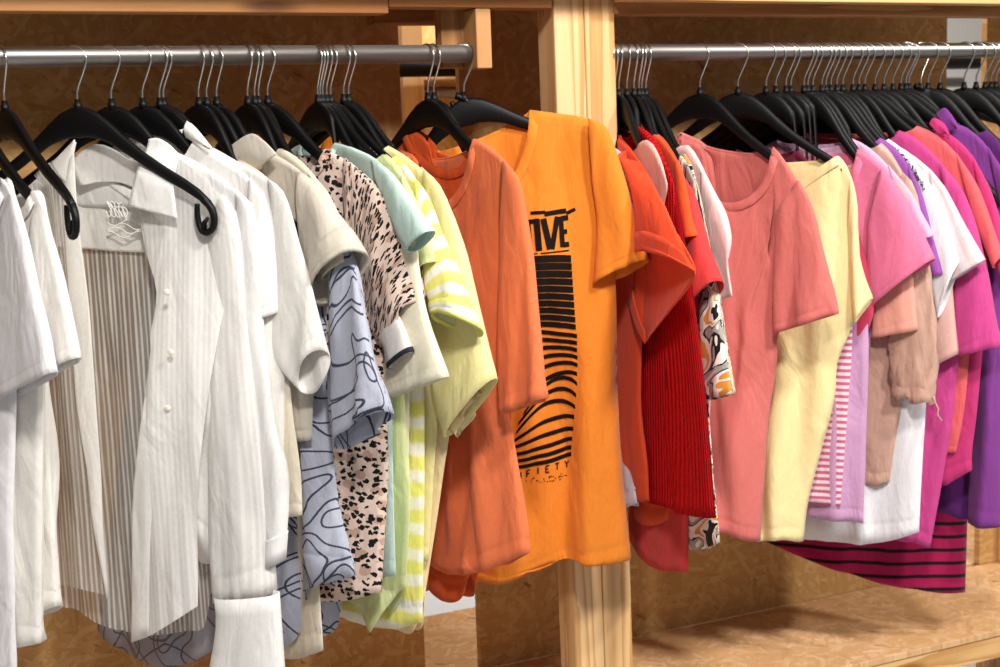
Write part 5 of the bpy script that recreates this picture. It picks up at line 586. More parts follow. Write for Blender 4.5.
 dict(n='t_shirt', label='red-orange tee with narrow sleeve just right of the red cardigan', cat='t-shirt', mat='redorange2', x=1.0752, yaw=-8.4, sh=[(0.0956, -0.0728), (0.1294, -0.085), (0.1782, -0.1153), (0.2013, -0.1484)], be=[(0.2007, -0.1651), (0.1856, -0.3523), (0.1621, -0.5298), (0.1392, -0.6777), (0.123, -0.7548)], hem=[(0.123, -0.7548), (0.059, -0.7808)], so=[(0.1783, -0.1137), (0.2054, -0.145), (0.2235, -0.1976), (0.2495, -0.2394)], si=[(0.192, -0.1821), (0.1948, -0.2156), (0.2097, -0.2484)], sov=0.0, d=0.014, nd=0.02, fold=0.003, sw=0.012, hl='black hanger of the red-orange tee with narrow sleeve just right of the red cardigan', roll=0),
 dict(n='t_shirt', label='strawberry red tee with a cap sleeve, its hem lowest under the cardigan', cat='t-shirt', mat='strawberry', x=1.0856, yaw=-7.6, sh=[(0.1194, -0.1162), (0.1515, -0.1296), (0.1864, -0.1527), (0.2052, -0.1689)], be=[(0.2087, -0.1822), (0.1991, -0.352), (0.1932, -0.5259), (0.1804, -0.67), (0.1746, -0.8378)], hem=[(0.1746, -0.8378), (0.0544, -0.8598), (-0.0748, -0.8272)], so=[(0.1864, -0.151), (0.2128, -0.1737), (0.2558, -0.2465), (0.2979, -0.3108)], si=[(0.1998, -0.2161), (0.2092, -0.283), (0.2295, -0.3692)], sov=0.0, d=0.022, nd=0.02, fold=0.005, sw=0.022, hl='black hanger of the strawberry red cap-sleeved tee', roll=0),
 dict(n='blouse', label='floral print blouse in orange, black and grey below the puff sleeve', cat='blouse', mat='floral', x=1.0918, yaw=-5.6, sh=[(0.1525, -0.1096), (0.1705, -0.1231), (0.1915, -0.1464), (0.2051, -0.1729)], be=[(0.2084, -0.1829), (0.2178, -0.3511), (0.2345, -0.5203), (0.2522, -0.6555), (0.2707, -0.7592)], hem=[(0.2707, -0.7592), (0.2165, -0.7863), (0.1526, -0.7982)], so=[(0.1952, -0.1463), (0.2155, -0.1826), (0.2737, -0.3456), (0.2956, -0.4263), (0.3141, -0.4969)], si=[(0.2064, -0.2502), (0.2106, -0.3518), (0.2154, -0.437), (0.2273, -0.5232)], sov=0.0, d=0.016, nd=0.02, fold=0.004, sw=0.016, hl='black hanger of the floral print blouse in orange, black and grey below the puff sleeve', roll=0),
 dict(n='blouse', label='pale pink blouse with gathered puff sleeve and frilled cuff', cat='blouse', mat='palepink', x=1.1002, yaw=0.3, sh=[(0.112, -0.0932), (0.137, -0.0951), (0.176, -0.1309), (0.205, -0.1743)], be=[(0.2075, -0.1928), (0.204, -0.3548), (0.1911, -0.5306), (0.1834, -0.6028), (0.183, -0.6208)], hem=[(0.183, -0.6208), (0.158, -0.6255)], so=[(0.176, -0.1309), (0.208, -0.1709), (0.2394, -0.2085), (0.256, -0.2461), (0.2466, -0.2868), (0.26, -0.3429)], si=[(0.1856, -0.236), (0.1943, -0.2527), (0.1969, -0.2696), (0.2022, -0.3), (0.2219, -0.3531)], sov=0.0, d=0.014, nd=0.02, fold=0.003, sw=0.01, puff=1, hl='black hanger of the pale pink blouse with gathered puff sleeve and frilled cuff', roll=0),
 dict(n='t_shirt', label='salmon pink round-neck tee, the broad one in the middle of the right rail', cat='t-shirt', mat='salmon', x=1.2157, yaw=24, sh=[(0.1507, -0.1011), (0.1706, -0.1208), (0.2, -0.1632), (0.2194, -0.2)], be=[(0.2154, -0.2299), (0.1932, -0.3549), (0.1564, -0.444), (0.1562, -0.4844), (0.1368, -0.5974), (0.1276, -0.7116), (0.1181, -0.8296)], hem=[(0.1181, -0.8296), (0.1012, -0.8247), (0.0755, -0.8115), (0.023, -0.8022), (-0.0083, -0.8031)], so=[(0.2077, -0.1591), (0.2308, -0.1991), (0.2537, -0.2719), (0.2709, -0.3411), (0.2823, -0.3913)], si=[(0.1638, -0.2208), (0.1613, -0.301), (0.1608, -0.373), (0.1624, -0.4327)], sov=0.014, d=0.035, nd=0.115, bdr=0.022, pleats=5, fn=(-0.0449, -0.0694), fold=0.014, sw=0.02, uc=0.02, fe=[(-0.0292, -0.1772), (-0.0283, -0.3842), (-0.0272, -0.5762), (-0.0129, -0.8039)], hl='black plastic hanger of the broad salmon pink tee', roll=0),
 dict(n='t_shirt', label='pale yellow V-neck tee with cap sleeve between salmon and pink tees', cat='t-shirt', mat='yellow', x=1.2998, yaw=36, sh=[(0.1876, -0.1219), (0.2003, -0.1365), (0.213, -0.1655), (0.2203, -0.1944)], be=[(0.2222, -0.2287), (0.228, -0.3651), (0.2098, -0.4394), (0.1858, -0.5001), (0.1802, -0.5719), (0.1536, -0.6786), (0.1305, -0.7678), (0.1205, -0.8491)], hem=[(0.1205, -0.8491), (0.0854, -0.8392), (0.0457, -0.8475), (0.0197, -0.8424)], so=[(0.2112, -0.1619), (0.2222, -0.2106), (0.2241, -0.283), (0.2352, -0.3375), (0.248, -0.3811)], si=[(0.2059, -0.2741), (0.2078, -0.3197), (0.2115, -0.3655), (0.2208, -0.4242)], sov=0.0, d=0.035, nd=0.09, vneck=1, pleats=4, fold=0.014, sw=0.018, uc=0.05, hl='black plastic hanger of the pale yellow V-neck tee', roll=0),
 dict(n='top', label='dark maroon top seen deep inside the necklines behind the salmon tee', cat='top', mat='maroon', x=1.3632, yaw=31, sh=[(0.059, -0.1063), (0.0863, -0.1365), (0.1057, -0.1663), (0.1249, -0.2034)], be=[(0.1326, -0.2404), (0.1287, -0.3336), (0.1091, -0.4475), (0.0892, -0.5445)], hem=[(0.0892, -0.5445), (0.0652, -0.5462)], d=0.012, nd=0.03, fold=0.002, hl='black plastic hanger first after the yellow tee hanger on the right rail', roll=0),
 dict(n='t_shirt', label='raspberry pink and white fine striped tee right of the yellow one', cat='t-shirt', mat='pinkstripe', x=1.3861, yaw=30, sh=[(0.0594, -0.1406), (0.0791, -0.1633), (0.1026, -0.1895), (0.1182, -0.2137)], be=[(0.1298, -0.2601), (0.1454, -0.372), (0.1495, -0.4662), (0.1399, -0.6103), (0.1262, -0.7932)], hem=[(0.1262, -0.7932), (0.0961, -0.7891), (0.0574, -0.7859)], d=0.018, nd=0.05, fold=0.005, hl='black plastic hanger second after the yellow tee hanger on the right rail', roll=0),
 dict(n='dress', label='lilac long top with double hem right of the fine striped tee', cat='top', mat='lilac', x=1.4093, yaw=29, sh=[(0.0519, -0.1452), (0.0719, -0.1679), (0.0956, -0.1961), (0.1113, -0.2204)], be=[(0.1231, -0.2708), (0.1428, -0.3736), (0.1625, -0.4483), (0.1592, -0.6398), (0.1538, -0.822)], hem=[(0.1538, -0.822), (0.1178, -0.821), (0.0356, -0.82)], pleats=2, d=0.018, nd=0.04, fold=0.005, hl='black hanger of the lilac long top with double hem right of the fine striped tee', roll=0),
 dict(n='top', label='crimson rose top with a bunched sleeve under the yellow cap sleeve', cat='top', mat='rose', x=1.4209, yaw=28.5, sh=[(0.0502, -0.1456), (0.0702, -0.1684), (0.094, -0.1966), (0.1098, -0.2209)], be=[(0.1178, -0.2621), (0.1377, -0.3935), (0.1418, -0.4789), (0.1341, -0.5466), (0.1303, -0.6243)], hem=[(0.1382, -0.6236), (0.1183, -0.6255)], so=[(0.098, -0.1966), (0.1216, -0.234), (0.1531, -0.3364), (0.1631, -0.4113), (0.1379, -0.483)], si=[(0.0901, -0.3003), (0.11, -0.3757), (0.118, -0.4325), (0.1141, -0.4825)], sov=0.0, d=0.014, nd=0.04, fold=0.003, sw=0.016, hl='black hanger of the crimson rose top with a bunched sleeve under the yellow cap sleeve', roll=0),
 dict(n='t_shirt', label='bright pink tee with a short sleeve right of the yellow one', cat='t-shirt', mat='pink', x=1.4513, yaw=27, sh=[(0.109, -0.1121), (0.1248, -0.1217), (0.1561, -0.1481), (0.1871, -0.1888)], be=[(0.1892, -0.2165), (0.1686, -0.319), (0.1415, -0.3954), (0.1258, -0.4535)], hem=[(0.1258, -0.4535), (0.1038, -0.4548)], so=[(0.1602, -0.1459), (0.2007, -0.1975), (0.2294, -0.2522), (0.2599, -0.3137)], si=[(0.1334, -0.2627), (0.1337, -0.3379), (0.1338, -0.3757), (0.1477, -0.4035)], sov=0.01, d=0.02, nd=0.12, fold=0.004, sw=0.03, hl='black hanger of the bright pink tee with a short sleeve right of the yellow one', roll=0),
 dict(n='t_shirt', label='peach pink tee whose wide sleeve end shows under the bright pink sleeve', cat='t-shirt', mat='peachpink', x=1.4607, yaw=27, sh=[(0.117, -0.1294), (0.1366, -0.1445), (0.1678, -0.1707), (0.191, -0.1967)], be=[(0.1911, -0.2169), (0.1687, -0.3196), (0.1416, -0.3962), (0.122, -0.4546)], hem=[(0.122, -0.4546), (0.1059, -0.4555)], so=[(0.1678, -0.1707), (0.1948, -0.2003), (0.2073, -0.3372), (0.2178, -0.449)], si=[(0.1372, -0.2828), (0.1337, -0.3965), (0.13, -0.4695)], sov=0.0, d=0.012, nd=0.02, fold=0.003, sw=0.014, hl='black hanger of the peach pink tee under the bright pink one', roll=0),
 dict(n='top', label='pale lilac lace-trimmed top behind the bright pink tee', cat='top', mat='palelilac', x=1.4726, yaw=27, sh=[(0.0752, -0.0915), (0.111, -0.1092), (0.1503, -0.1452), (0.1891, -0.1935)], be=[(0.1739, -0.2176), (0.1474, -0.3399), (0.1202, -0.4557), (0.1085, -0.5536)], hem=[(0.1085, -0.5536), (0.0861, -0.5554)], so=[(0.1503, -0.1433), (0.1929, -0.1935), (0.2161, -0.2359), (0.239, -0.2742)], si=[(0.1856, -0.2361), (0.1973, -0.2601), (0.2127, -0.2821)], sov=0.0, d=0.012, nd=0.02, fold=0.003, sw=0.012, hl='black hanger of the pale lilac lace-trimmed top behind the bright pink tee', roll=0),
 dict(n='blouse', label='champagne satin blouse with tied sleeve ends', cat='blouse', mat='satin', x=1.494, yaw=27, sh=[(0.1189, -0.1026), (0.1365, -0.1198), (0.1601, -0.1573), (0.1796, -0.1945)], be=[(0.1836, -0.2187), (0.1812, -0.3971), (0.163, -0.5902), (0.1497, -0.6697), (0.1381, -0.754)], hem=[(0.1381, -0.754), (0.1159, -0.7648), (0.0872, -0.7645)], so=[(0.1648, -0.1568), (0.1919, -0.1939), (0.2158, -0.3195), (0.2324, -0.4684), (0.2298, -0.5898)], si=[(0.1658, -0.3021), (0.1509, -0.3971), (0.1415, -0.4741), (0.148, -0.5817)], sov=0.012, d=0.014, nd=0.02, fold=0.004, sw=0.016, crumple=1, tie=1, hl='black hanger of the champagne satin blouse with tied sleeve ends', roll=0),
 dict(n='t_shirt', label='violet tee showing a thin sleeve left of the embellished white tee', cat='t-shirt', mat='violet', x=1.5035, yaw=27, sh=[(0.109, -0.0934), (0.1345, -0.1089), (0.1638, -0.1429), (0.1834, -0.1839)], be=[(0.1836, -0.2099), (0.1735, -0.3982), (0.1274, -0.5945), (0.1119, -0.7147), (0.1122, -0.7927)], hem=[(0.1163, -0.7922), (0.0814, -0.7928)], so=[(0.1638, -0.141), (0.1911, -0.2006), (0.2148, -0.284), (0.2343, -0.3468)], si=[(0.1841, -0.2658), (0.196, -0.3124), (0.2078, -0.3515)], sov=0.0, d=0.012, nd=0.02, fold=0.003, sw=0.012, hl='black hanger of the violet tee showing a thin sleeve left of the embellished white tee', roll=0),
 dict(n='t_shirt', label='white tee with a dark beaded shoulder trim', cat='t-shirt', mat='brightwhite', x=1.5155, yaw=27, sh=[(0.1149, -0.0958), (0.1345, -0.1093), (0.1657, -0.1396), (0.1929, -0.1845)], be=[(0.197, -0.2105), (0.1988, -0.398), (0.1929, -0.59), (0.1863, -0.7273), (0.1814, -0.8507)], hem=[(0.1814, -0.8507), (0.1028, -0.8808), (-0.0113, -0.8921)], so=[(0.1657, -0.1378), (0.2006, -0.1882), (0.2277, -0.2511), (0.2548, -0.3247)], si=[(0.1899, -0.2665), (0.1983, -0.3414), (0.2145, -0.4314)], sov=0.0, pleats=3, d=0.02, nd=0.02, fold=0.004, sw=0.016, bead=1, hl='black hanger of the white tee with a dark beaded shoulder trim', roll=0),
 dict(n='t_shirt', label='pale pink and white striped tee beside the embellished white tee', cat='t-shirt', mat='palestripe', x=1.5299, yaw=27, sh=[(0.1228, -0.1095), (0.1502, -0.1269), (0.1851, -0.1553), (0.212, -0.1926)], be=[(0.2141, -0.2112), (0.1984, -0.3424), (0.1783, -0.4575), (0.1654, -0.5551)], hem=[(0.1654, -0.5551), (0.1496, -0.5563)], so=[(0.185, -0.1535), (0.2158, -0.1926), (0.2502, -0.2554), (0.2899, -0.321)], si=[(0.2052, -0.2671), (0.2134, -0.3194), (0.2253, -0.3641)], sov=0.0, d=0.014, nd=0.02, fold=0.003, sw=0.018, hl='black hanger of the pale pink and white striped tee beside the embellished white tee', roll=0),
 dict(n='t_shirt', label='dusty rose tee with sleeve end below the white and violet sleeves', cat='t-shirt', mat='dustyrose', x=1.5444, yaw=27, sh=[(0.125, -0.1364), (0.1543, -0.1518), (0.1853, -0.1746), (0.2084, -0.2007)], be=[(0.2086, -0.2212), (0.1947, -0.3436), (0.1765, -0.459), (0.1578, -0.5572)], hem=[(0.1578, -0.5572), (0.142, -0.5585)], so=[(0.1853, -0.1746), (0.2123, -0.2119), (0.218, -0.3806), (0.2309, -0.5015)], si=[(0.183, -0.325), (0.1762, -0.4205), (0.185, -0.5279)], sov=0.0, d=0.012, nd=0.02, fold=0.002, sw=0.014, hl='black hanger of the dusty rose tee with sleeve end below the white and violet sleeves', roll=0),
 dict(n='t_shirt', label='magenta tee with long loose sleeve right of the pale striped tee', cat='t-shirt', mat='magenta', x=1.5687, yaw=28, sh=[(0.0925, -0.0818), (0.1239, -0.0977), (0.1724, -0.1438), (0.2147, -0.2058)], be=[(0.2168, -0.2227), (0.2172, -0.4019), (0.2062, -0.5954), (0.1865, -0.7351), (0.1605, -0.8953)], hem=[(0.1605, -0.8953), (0.1425, -0.8919), (0.1242, -0.8844)], so=[(0.1724, -0.1419), (0.2223, -0.2096), (0.2593, -0.3287), (0.2794, -0.4369), (0.2949, -0.4832)], si=[(0.2049, -0.3264), (0.202, -0.4026), (0.2027, -0.4601), (0.2071, -0.5099)], sov=0.0, pleats=2, d=0.02, nd=0.03, fold=0.004, sw=0.026, hl='black hanger of the magenta tee with long loose sleeve right of the pale striped tee', roll=0),
 dict(n='shirt', label='coral red shirt with ribbed collar on the right rail', cat='shirt', mat='coralred', x=1.5834, yaw=29, sh=[(0.1152, -0.0734), (0.15, -0.0895), (0.1901, -0.1279), (0.2208, -0.1843)], be=[(0.2249, -0.2143), (0.2237, -0.4033), (0.213, -0.5971), (0.197, -0.6969), (0.1912, -0.7015)], hem=[(0.1912, -0.7015), (0.1776, -0.7029)], so=[(0.1901, -0.126), (0.2282, -0.1844), (0.255, -0.2515), (0.2799, -0.3184)], si=[(0.2331, -0.2705), (0.2485, -0.3078), (0.2638, -0.3413)], sov=0.0, d=0.014, nd=0.02, fold=0.003, sw=0.016, hl='black hanger of the coral red shirt with ribbed collar on the right rail', roll=0),
 dict(n='shirt', label='hot pink polo with stand-up collar on the right rail', cat='shirt', mat='hotpink', x=1.5982, yaw=30, sh=[(0.1472, -0.0824), (0.1757, -0.0982), (0.2079, -0.1326), (0.2326, -0.1853)], be=[(0.2386, -0.2153), (0.2377, -0.4044), (0.2255, -0.5984), (0.2155, -0.6976), (0.216, -0.7373)], hem=[(0.216, -0.7373), (0.1739, -0.766), (0.1544, -0.7723)], so=[(0.2078, -0.1308), (0.242, -0.1966), (0.2727, -0.2899), (0.2919, -0.3458)], si=[(0.2395, -0.2716), (0.2511, -0.3091), (0.2629, -0.356)], sov=0.0, patches=[dict(n='collar', A=[(0.1309, -0.0704), (0.1402, -0.0594), (0.1593, -0.0713), (0.1708, -0.094)], B=[(0.1519, -0.0898), (0.1557, -0.0899), (0.1632, -0.0901), (0.167, -0.0902)], v=0.015, b=0.004)], d=0.014, nd=0.02, fold=0.004, sw=0.016, hl='black hanger of the hot pink polo with stand-up collar on the right rail', roll=0),
 dict(n='shirt', label='purple shirt with a pointed collar at the right end of the rail', cat='shirt', mat='purple', x=1.6679, yaw=30, sh=[(0.1262, -0.0723), (0.1511, -0.0845), (0.1855, -0.1196), (0.2144, -0.1769)], be=[(0.2188, -0.2187), (0.2238, -0.4106), (0.2233, -0.6064), (0.2218, -0.746), (0.2217, -0.8591)], hem=[(0.2217, -0.8591), (0.1908, -0.8591), (0.1575, -0.8594)], so=[(0.1855, -0.1177), (0.2238, -0.1846), (0.2665, -0.3134), (0.2939, -0.4078)], si=[(0.2216, -0.2759), (0.2337, -0.3331), (0.2502, -0.4288)], sov=0.0, patches=[dict(n='collar', A=[(0.0917, -0.0519), (0.107, -0.041), (0.1186, -0.0509), (0.1322, -0.0723)], B=[(0.119, -0.0871), (0.1266, -0.0835), (0.1304, -0.0798), (0.1323, -0.0798)], v=0.02, b=0.005)], pleats=2, d=0.022, nd=0.02, fold=0.005, sw=0.018, fe=[(0.1619, -0.1802), (0.1651, -0.4129), (0.162, -0.6113), (0.1575, -0.8594)], hl='black hanger of the purple shirt with a pointed collar', roll=0),
 dict(n='t_shirt', label='dark plum top behind the purple shirt at the right frame edge', cat='top', mat='plum', x=1.6881, yaw=31, sh=[(0.1655, -0.0856), (0.1807, -0.0974), (0.1998, -0.1283), (0.2191, -0.178)], be=[(0.2235, -0.22), (0.2232, -0.4127), (0.219, -0.6097), (0.2093, -0.7106), (0.1749, -0.8569)], hem=[(0.1749, -0.8569), (0.1257, -0.8589), (0.0956, -0.8502)], so=[(0.1998, -0.1283), (0.2266, -0.1857), (0.2657, -0.3151), (0.2894, -0.4102)], si=[(0.2208, -0.2774), (0.233, -0.3349), (0.2495, -0.4311)], sov=0.0, d=0.014, nd=0.02, fold=0.003, sw=0.014, hl='black hanger of the dark plum top behind the purple shirt at the right frame edge', roll=0),
 dict(n='skirt', label='magenta skirt with black stripes, the lowest hem on the right rail', cat='skirt', mat='magstripe', x=1.7008, yaw=52, sh=[(0.1072, -0.4227), (0.1132, -0.443), (0.1195, -0.4836)], be=[(0.1197, -0.504), (0.1232, -0.627), (0.1248, -0.7514), (0.1263, -0.8774), (0.1243, -1.0308)], hem=[(0.1243, -1.0308), (0.0748, -1.0306), (0.0249, -1.0218), (-0.0455, -1.0094), (-0.1268, -0.9863), (-0.1987, -0.9648), (-0.2794, -0.9347)], d=0.03, nd=0.0, fold=0.006, skirt=1, fe=[(-0.0714, -0.4832), (-0.1069, -0.629), (-0.1675, -0.7568), (-0.2292, -0.8657), (-0.2794, -0.9347)], hl='black hanger of the magenta skirt with black stripes, the lowest hem on the right rail', roll=0)]
BARE = [(0.3013, 27, 0, 1.62, 'black plastic hanger just right of the cream tunic hanger, left rail'), (0.3781, 14, 0, 1.25, 'black plastic hanger between the cream shirt and the grey-blue scroll tunic'), (1.6229, 31, 0, 1.42, 'black plastic hanger first after the pink stand-collar polo hanger'), (1.6453, 31.5, 0, 1.42, 'black plastic hanger second after the pink stand-collar polo hanger'), (1.7084, 33, 0, 1.42, 'black plastic hanger just left of the tilted one, right rail'), (1.739, 84, 14, 1.0, 'black hanger turned sideways and tilted over its neighbours, right rail'), (1.7572, 33, 0, 1.42, 'black plastic hanger first beyond the sideways tilted hanger'), (1.7883, 33, 0, 1.42, 'black plastic hanger second beyond the sideways tilted hanger'), (1.8516, 32, 0, 1.42, 'black plastic hanger alone before the bright opening, right rail'), (1.8837, 32, 0, 1.42, 'black plastic hanger in front of the bright opening'), (1.9079, 32, 0, 1.42, 'black plastic hanger third from the right frame edge'), (1.9242, 32, 0, 1.42, 'black plastic hanger second from the right frame edge'), (1.9378, 32, 0, 1.42, 'black plastic hanger nearest the right frame edge')]
CAMR = [[0.902473, 0.090398, -0.421154], [-0.429431, 0.11245, -0.896072], [-0.033644, 0.989537, 0.140302]]
CAMC = [-0.23923, -2.19688, 1.51235]
# ------------------------------------------------------------------ the place
def struct(name, mb, mat, parent=None, bev=None):
    o = link(name, mb.mesh(name), mat, parent, smooth=False); o['kind'] = 'structure'
    if bev: bevel(o, bev)
    return o
def box(name, dims, mat, parent=None, bev=.002):
    mb = MB(); mb.box(*dims); o = link(name, mb.mesh(name), mat, parent, smooth=False)
    if bev: bevel(o, bev)
    return o
def sbox(name, dims, mat, bev=None):
    mb = MB(); mb.box(*dims); return struct(name, mb, mat, None, bev)
sbox('floor', (-4, 7, -5, 5.2, -.05, 0), 'floor_grey')
sbox('wall_far', (-4, 7, 5.0, 5.1, 0, 3.6), 'plaster')
DZ = .435
w = sbox('wall_left', (-1.3, .745, .30, .318, DZ, 2.05), 'osb_wall', .001)
w = sbox('wall_right', (.866, 2.085, .30, .318, DZ, 2.05), 'osb_wall', .001)
w = sbox('wall_end', (2.205, 3.6, .30, .318, DZ, 2.05), 'osb_wall', .001)
# display shelf under the rails
t = thing('display_shelf', 'low strand board shelf with pine front edge under the clothes', 'shelf', (1.1, 0, DZ))
def under(o, p):
    o.parent = p; o.location = -Vector(p.location); return o
under(box('shelf_deck', (-1.3, 3.6, -.055, .299, DZ-.014, DZ), 'osb_deck', None, .0015), t)
under(box('front_rail', (-1.3, 3.6, -.052, -.012, DZ-.064, DZ-.0145), 'pine_edge', None, .002), t)
under(box('support_leg', (-.9, -.85, -.01, .05, 0, DZ-.0145), 'pine_z', None), t)
under(box('support_leg', (2.6, 2.65, -.01, .05, 0, DZ-.0145), 'pine_z', None), t)
t = thing('display_shelf', 'strand board shelf on the far side, seen through the gap', 'shelf', (1.1, .5, DZ))
under(box('shelf_deck', (-1.3, 3.6, .319, .66, DZ-.014, DZ-.001), 'osb_deck', None, .0015), t)
under(box('front_rail', (-1.3, 3.6, .62, .658, DZ-.064, DZ-.0145), 'pine_edge', None), t)
under(box('support_leg', (2.5, 2.55, .56, .61, 0, DZ-.0145), 'pine_z', None), t)
under(box('support_leg', (-.6, -.55, .56, .61, 0, DZ-.0145), 'pine_z', None), t)
pine('pine_shaded', 'z', '#b98a58', '#99683a', '#5d3717', 3.3)  # pine for the bracket; its shade is put into this darker colour
# posts
t = thing('timber_post', 'pale pine post of two boards between the rails, behind the orange tee', 'post', (.96, .01, 0))
under(box('post_board', (.900, .959, -.02, .045, 0, 2.05), 'pine_z', None, .003), t)
under(box('post_board', (.9605, 1.020, -.02, .045, 0, 2.05), 'pine_z2', None, .003), t)
t.location.x += .0215; t.rotation_euler = (0, -.0087, 0)
t = thing('timber_post', 'pine post standing on the shelf at the far right edge', 'post', (2.29, .27, DZ))
under(box('post_board', (2.262, 2.32, .235, .299, DZ, 2.05), 'pine_z', None, .003), t)
t = thing('timber_post', 'pale pine upright seen through the gap behind the left rail', 'post', (.93, .72, 1.42))
under(box('post_board', (.905, .955, .69, .75, 1.42, 2.05), 'pine_z', None, .003), t)
# header beams and the board above
sbox('trim_1', (-1.3, .60, -.03, .012, 1.713, 1.80), 'pine_x', .002)
sbox('trim_2', (1.021, 3.6, -.02, .02, 1.715, 1.80), 'pine_x', .002)
sbox('trim_3', (1.021, 3.6, -.070, -.028, 1.735, 1.80), 'pine_edge', .002)
sbox('trim_4', (.601, .899, -.03, .012, 1.7235, 1.80), 'pine_x', .002)
sbox('trim_6', (.66, .90, .20, .24, 1.716, 1.80), 'pine_x', .002)
sbox('trim_5', (-1.3, 3.6, -.15, .299, 1.801, 1.818), 'osb_deck')  # board out of view; its front overhang is lengthened to shade the header
# rails
def rail(label, x0, x1, y, z, mat, r=.015, group=None, flanges=()):
    o = thing('clothes_rail', label, 'clothes rail', ((x0+x1)/2, y, z))
    mb = MB(); mb.tube([(x0-(x0+x1)/2, 0, 0), (x1-(x0+x1)/2, 0, 0)], r, 32); tb = link('tube', mb.mesh('tube'), mat, o)
    for p in tb.data.polygons:
        if len(p.vertices) > 4: p.use_smooth = False
    for xf, s in flanges:
        mb = MB(); mb.tube([(xf-(x0+x1)/2, 0, 0), (xf+s*.004-(x0+x1)/2, 0, 0), (xf+s*.005-(x0+x1)/2, 0, 0)], [r*1.55, r*1.55, r*1.02], 28)
        link('end_flange', mb.mesh('end_flange'), mat, o)
    return o
rail('brushed steel clothes rail on the left, ending at a wooden bracket', -1.2, .7545, 0, RAIL_Z, 'steel')
rail('brushed steel clothes rail on the right, starting behind the timber post', 1.021, 3.3, 0, RAIL_Z, 'steel')
rail('dark rail on the far side, seen through the gap', .3, 3.3, .60, 1.655, 'dark_steel')
rail('grey rail of the next rack, farther back through the gap', .2, 3.0, 1.22, 1.628, 'steel')
t = thing('rail_bracket', 'pine bracket block holding the end of the left rail', 'bracket', (.77, 0, 1.66))
under(box('bracket_block', (.755, .783, -.0285, .026, 1.624, 1.7225), 'pine_shaded', None, .002), t)
under(box('backing_board', (.715, .783, .0265, .055, 1.628, 1.80), 'pine_shaded', None, .002), t)
# the next rack behind the gap
t = thing('display_rack', 'next strand board rack farther back, glimpsed through the gaps', 'rack', (1.6, 1.3, 0))
under(box('back_board', (.2, 1.9, 1.32, 1.338, .4, 2.3), 'osb_wall', None), t)
under(box('top_board', (.2, 1.9, 1.10, 1.319, 1.655, 1.675), 'osb_deck', None), t)
under(box('side_post', (1.95, 2.02, 1.28, 1.34, 0, 2.0), 'pine_z', None), t)
under(box('shelf_deck', (.2, 1.9, 1.0, 1.32, .40, .42), 'osb_deck', None), t)
under(box('support_leg', (.2, .25, 1.02, 1.07, 0, .40), 'pine_z', None), t)
# ------------------------------------------------------------------ print on the orange tee
def build_print(g, res, ts, root):
    side, u, z, v, T = res[0]
    def vat(a, b):
        zr = [np.interp(a, u[k], z[k]) for k in range(len(u))]; vr = [np.interp(a, u[k], v[k]) for k in range(len(u))]
        return float(np.interp(-b, [-q for q in zr], vr))
    mb = MB()
    for A, B in g['print']:
        n = max(3, len(A)*2) if len(A) > 2 else 4
        a, b = resample(A, n, len(A) > 2), resample(B, n, len(B) > 2); rows = []
        for f in (0, .5, 1):
            q = a*(1-f)+b*f; rows.append([(p[0], -(vat(p[0], p[1])+.0024), p[1]) for p in q])
        mb.grid(rows)
    o = link('print', mb.mesh('print'), 'ink', root); o['label'] = 'black wave line print with lettering'
# ------------------------------------------------------------------ camera, light
cam = bpy.data.cameras.new('camera'); co = bpy.data.objects.new('camera', cam); C.objects.link(co)
co.matrix_world = Matrix(((CAMR[0][0], CAMR[0][1], CAMR[0][2], CAMC[0]), (CAMR[1][0], CAMR[1][1], CAMR[1][2], CAMC[1]), (CAMR[2][0], CAMR[2][1], CAMR[2][2], CAMC[2]), (0, 0, 0, 1)))
cam.sensor_width = 36; cam.lens = 50.4; cam.clip_start = .05
cam.dof.use_dof = True; cam.dof.focus_distance = 2.2; cam.dof.aperture_fstop = 5.6
bpy.context.scene.camera = co
def area(name, loc, target, power, size, col, spread=None):
    l = bpy.data.lights.new(name, 'AREA'); l.energy = power; l.size = size; l.color = col; l.shape = 'DISK'
    if spread: l.spread = math.radians(spread)
    o = bpy.data.objects.new(name, l); C.objects.link(o); o.location = loc
    o.rotation_euler = (Vector(target)-Vector(loc)).to_track_quat('-Z', 'Y').to_euler(); return o
area('track_lamp', (.0, -2.1, 3.0), (.5, 0, 1.0), 58, .3, (1., .965, .92))
area('track_lamp', (1.2, -2.1, 3.15), (1.2, 0, 1.0), 62, .3, (1., .96, .90))
area('track_lamp', (2.7, -2.1, 3.1), (1.5, 0, 1.0), 62, .3, (1., .96, .90))
area('aisle_lamp', (1.1, .85, 3.1), (1.1, .85, .4), 45, .4, (1., .95, .88))
area('aisle_lamp', (3.4, 3.2, 3.0), (3.2, 4.5, 1.2), 90, .6, (1., .97, .93))
area('aisle_lamp', (2.2, 2.6, 3.0), (2.0, 2.6, 0), 60, .6, (1., .97, .93))
wd = bpy.data.worlds.new('shop_light'); bpy.context.scene.world = wd; wd.use_nodes = True
bg = wd.node_tree.nodes['Background']; bg.inputs[0].default_value = (.95, .93, .92, 1); bg.inputs[1].default_value = .2
vs = bpy.context.scene.view_settings
vs.view_transform = 'Standard'; vs.look = 'None'; vs.gamma = 1; vs.use_curve_mapping = False; vs.exposure = 0.
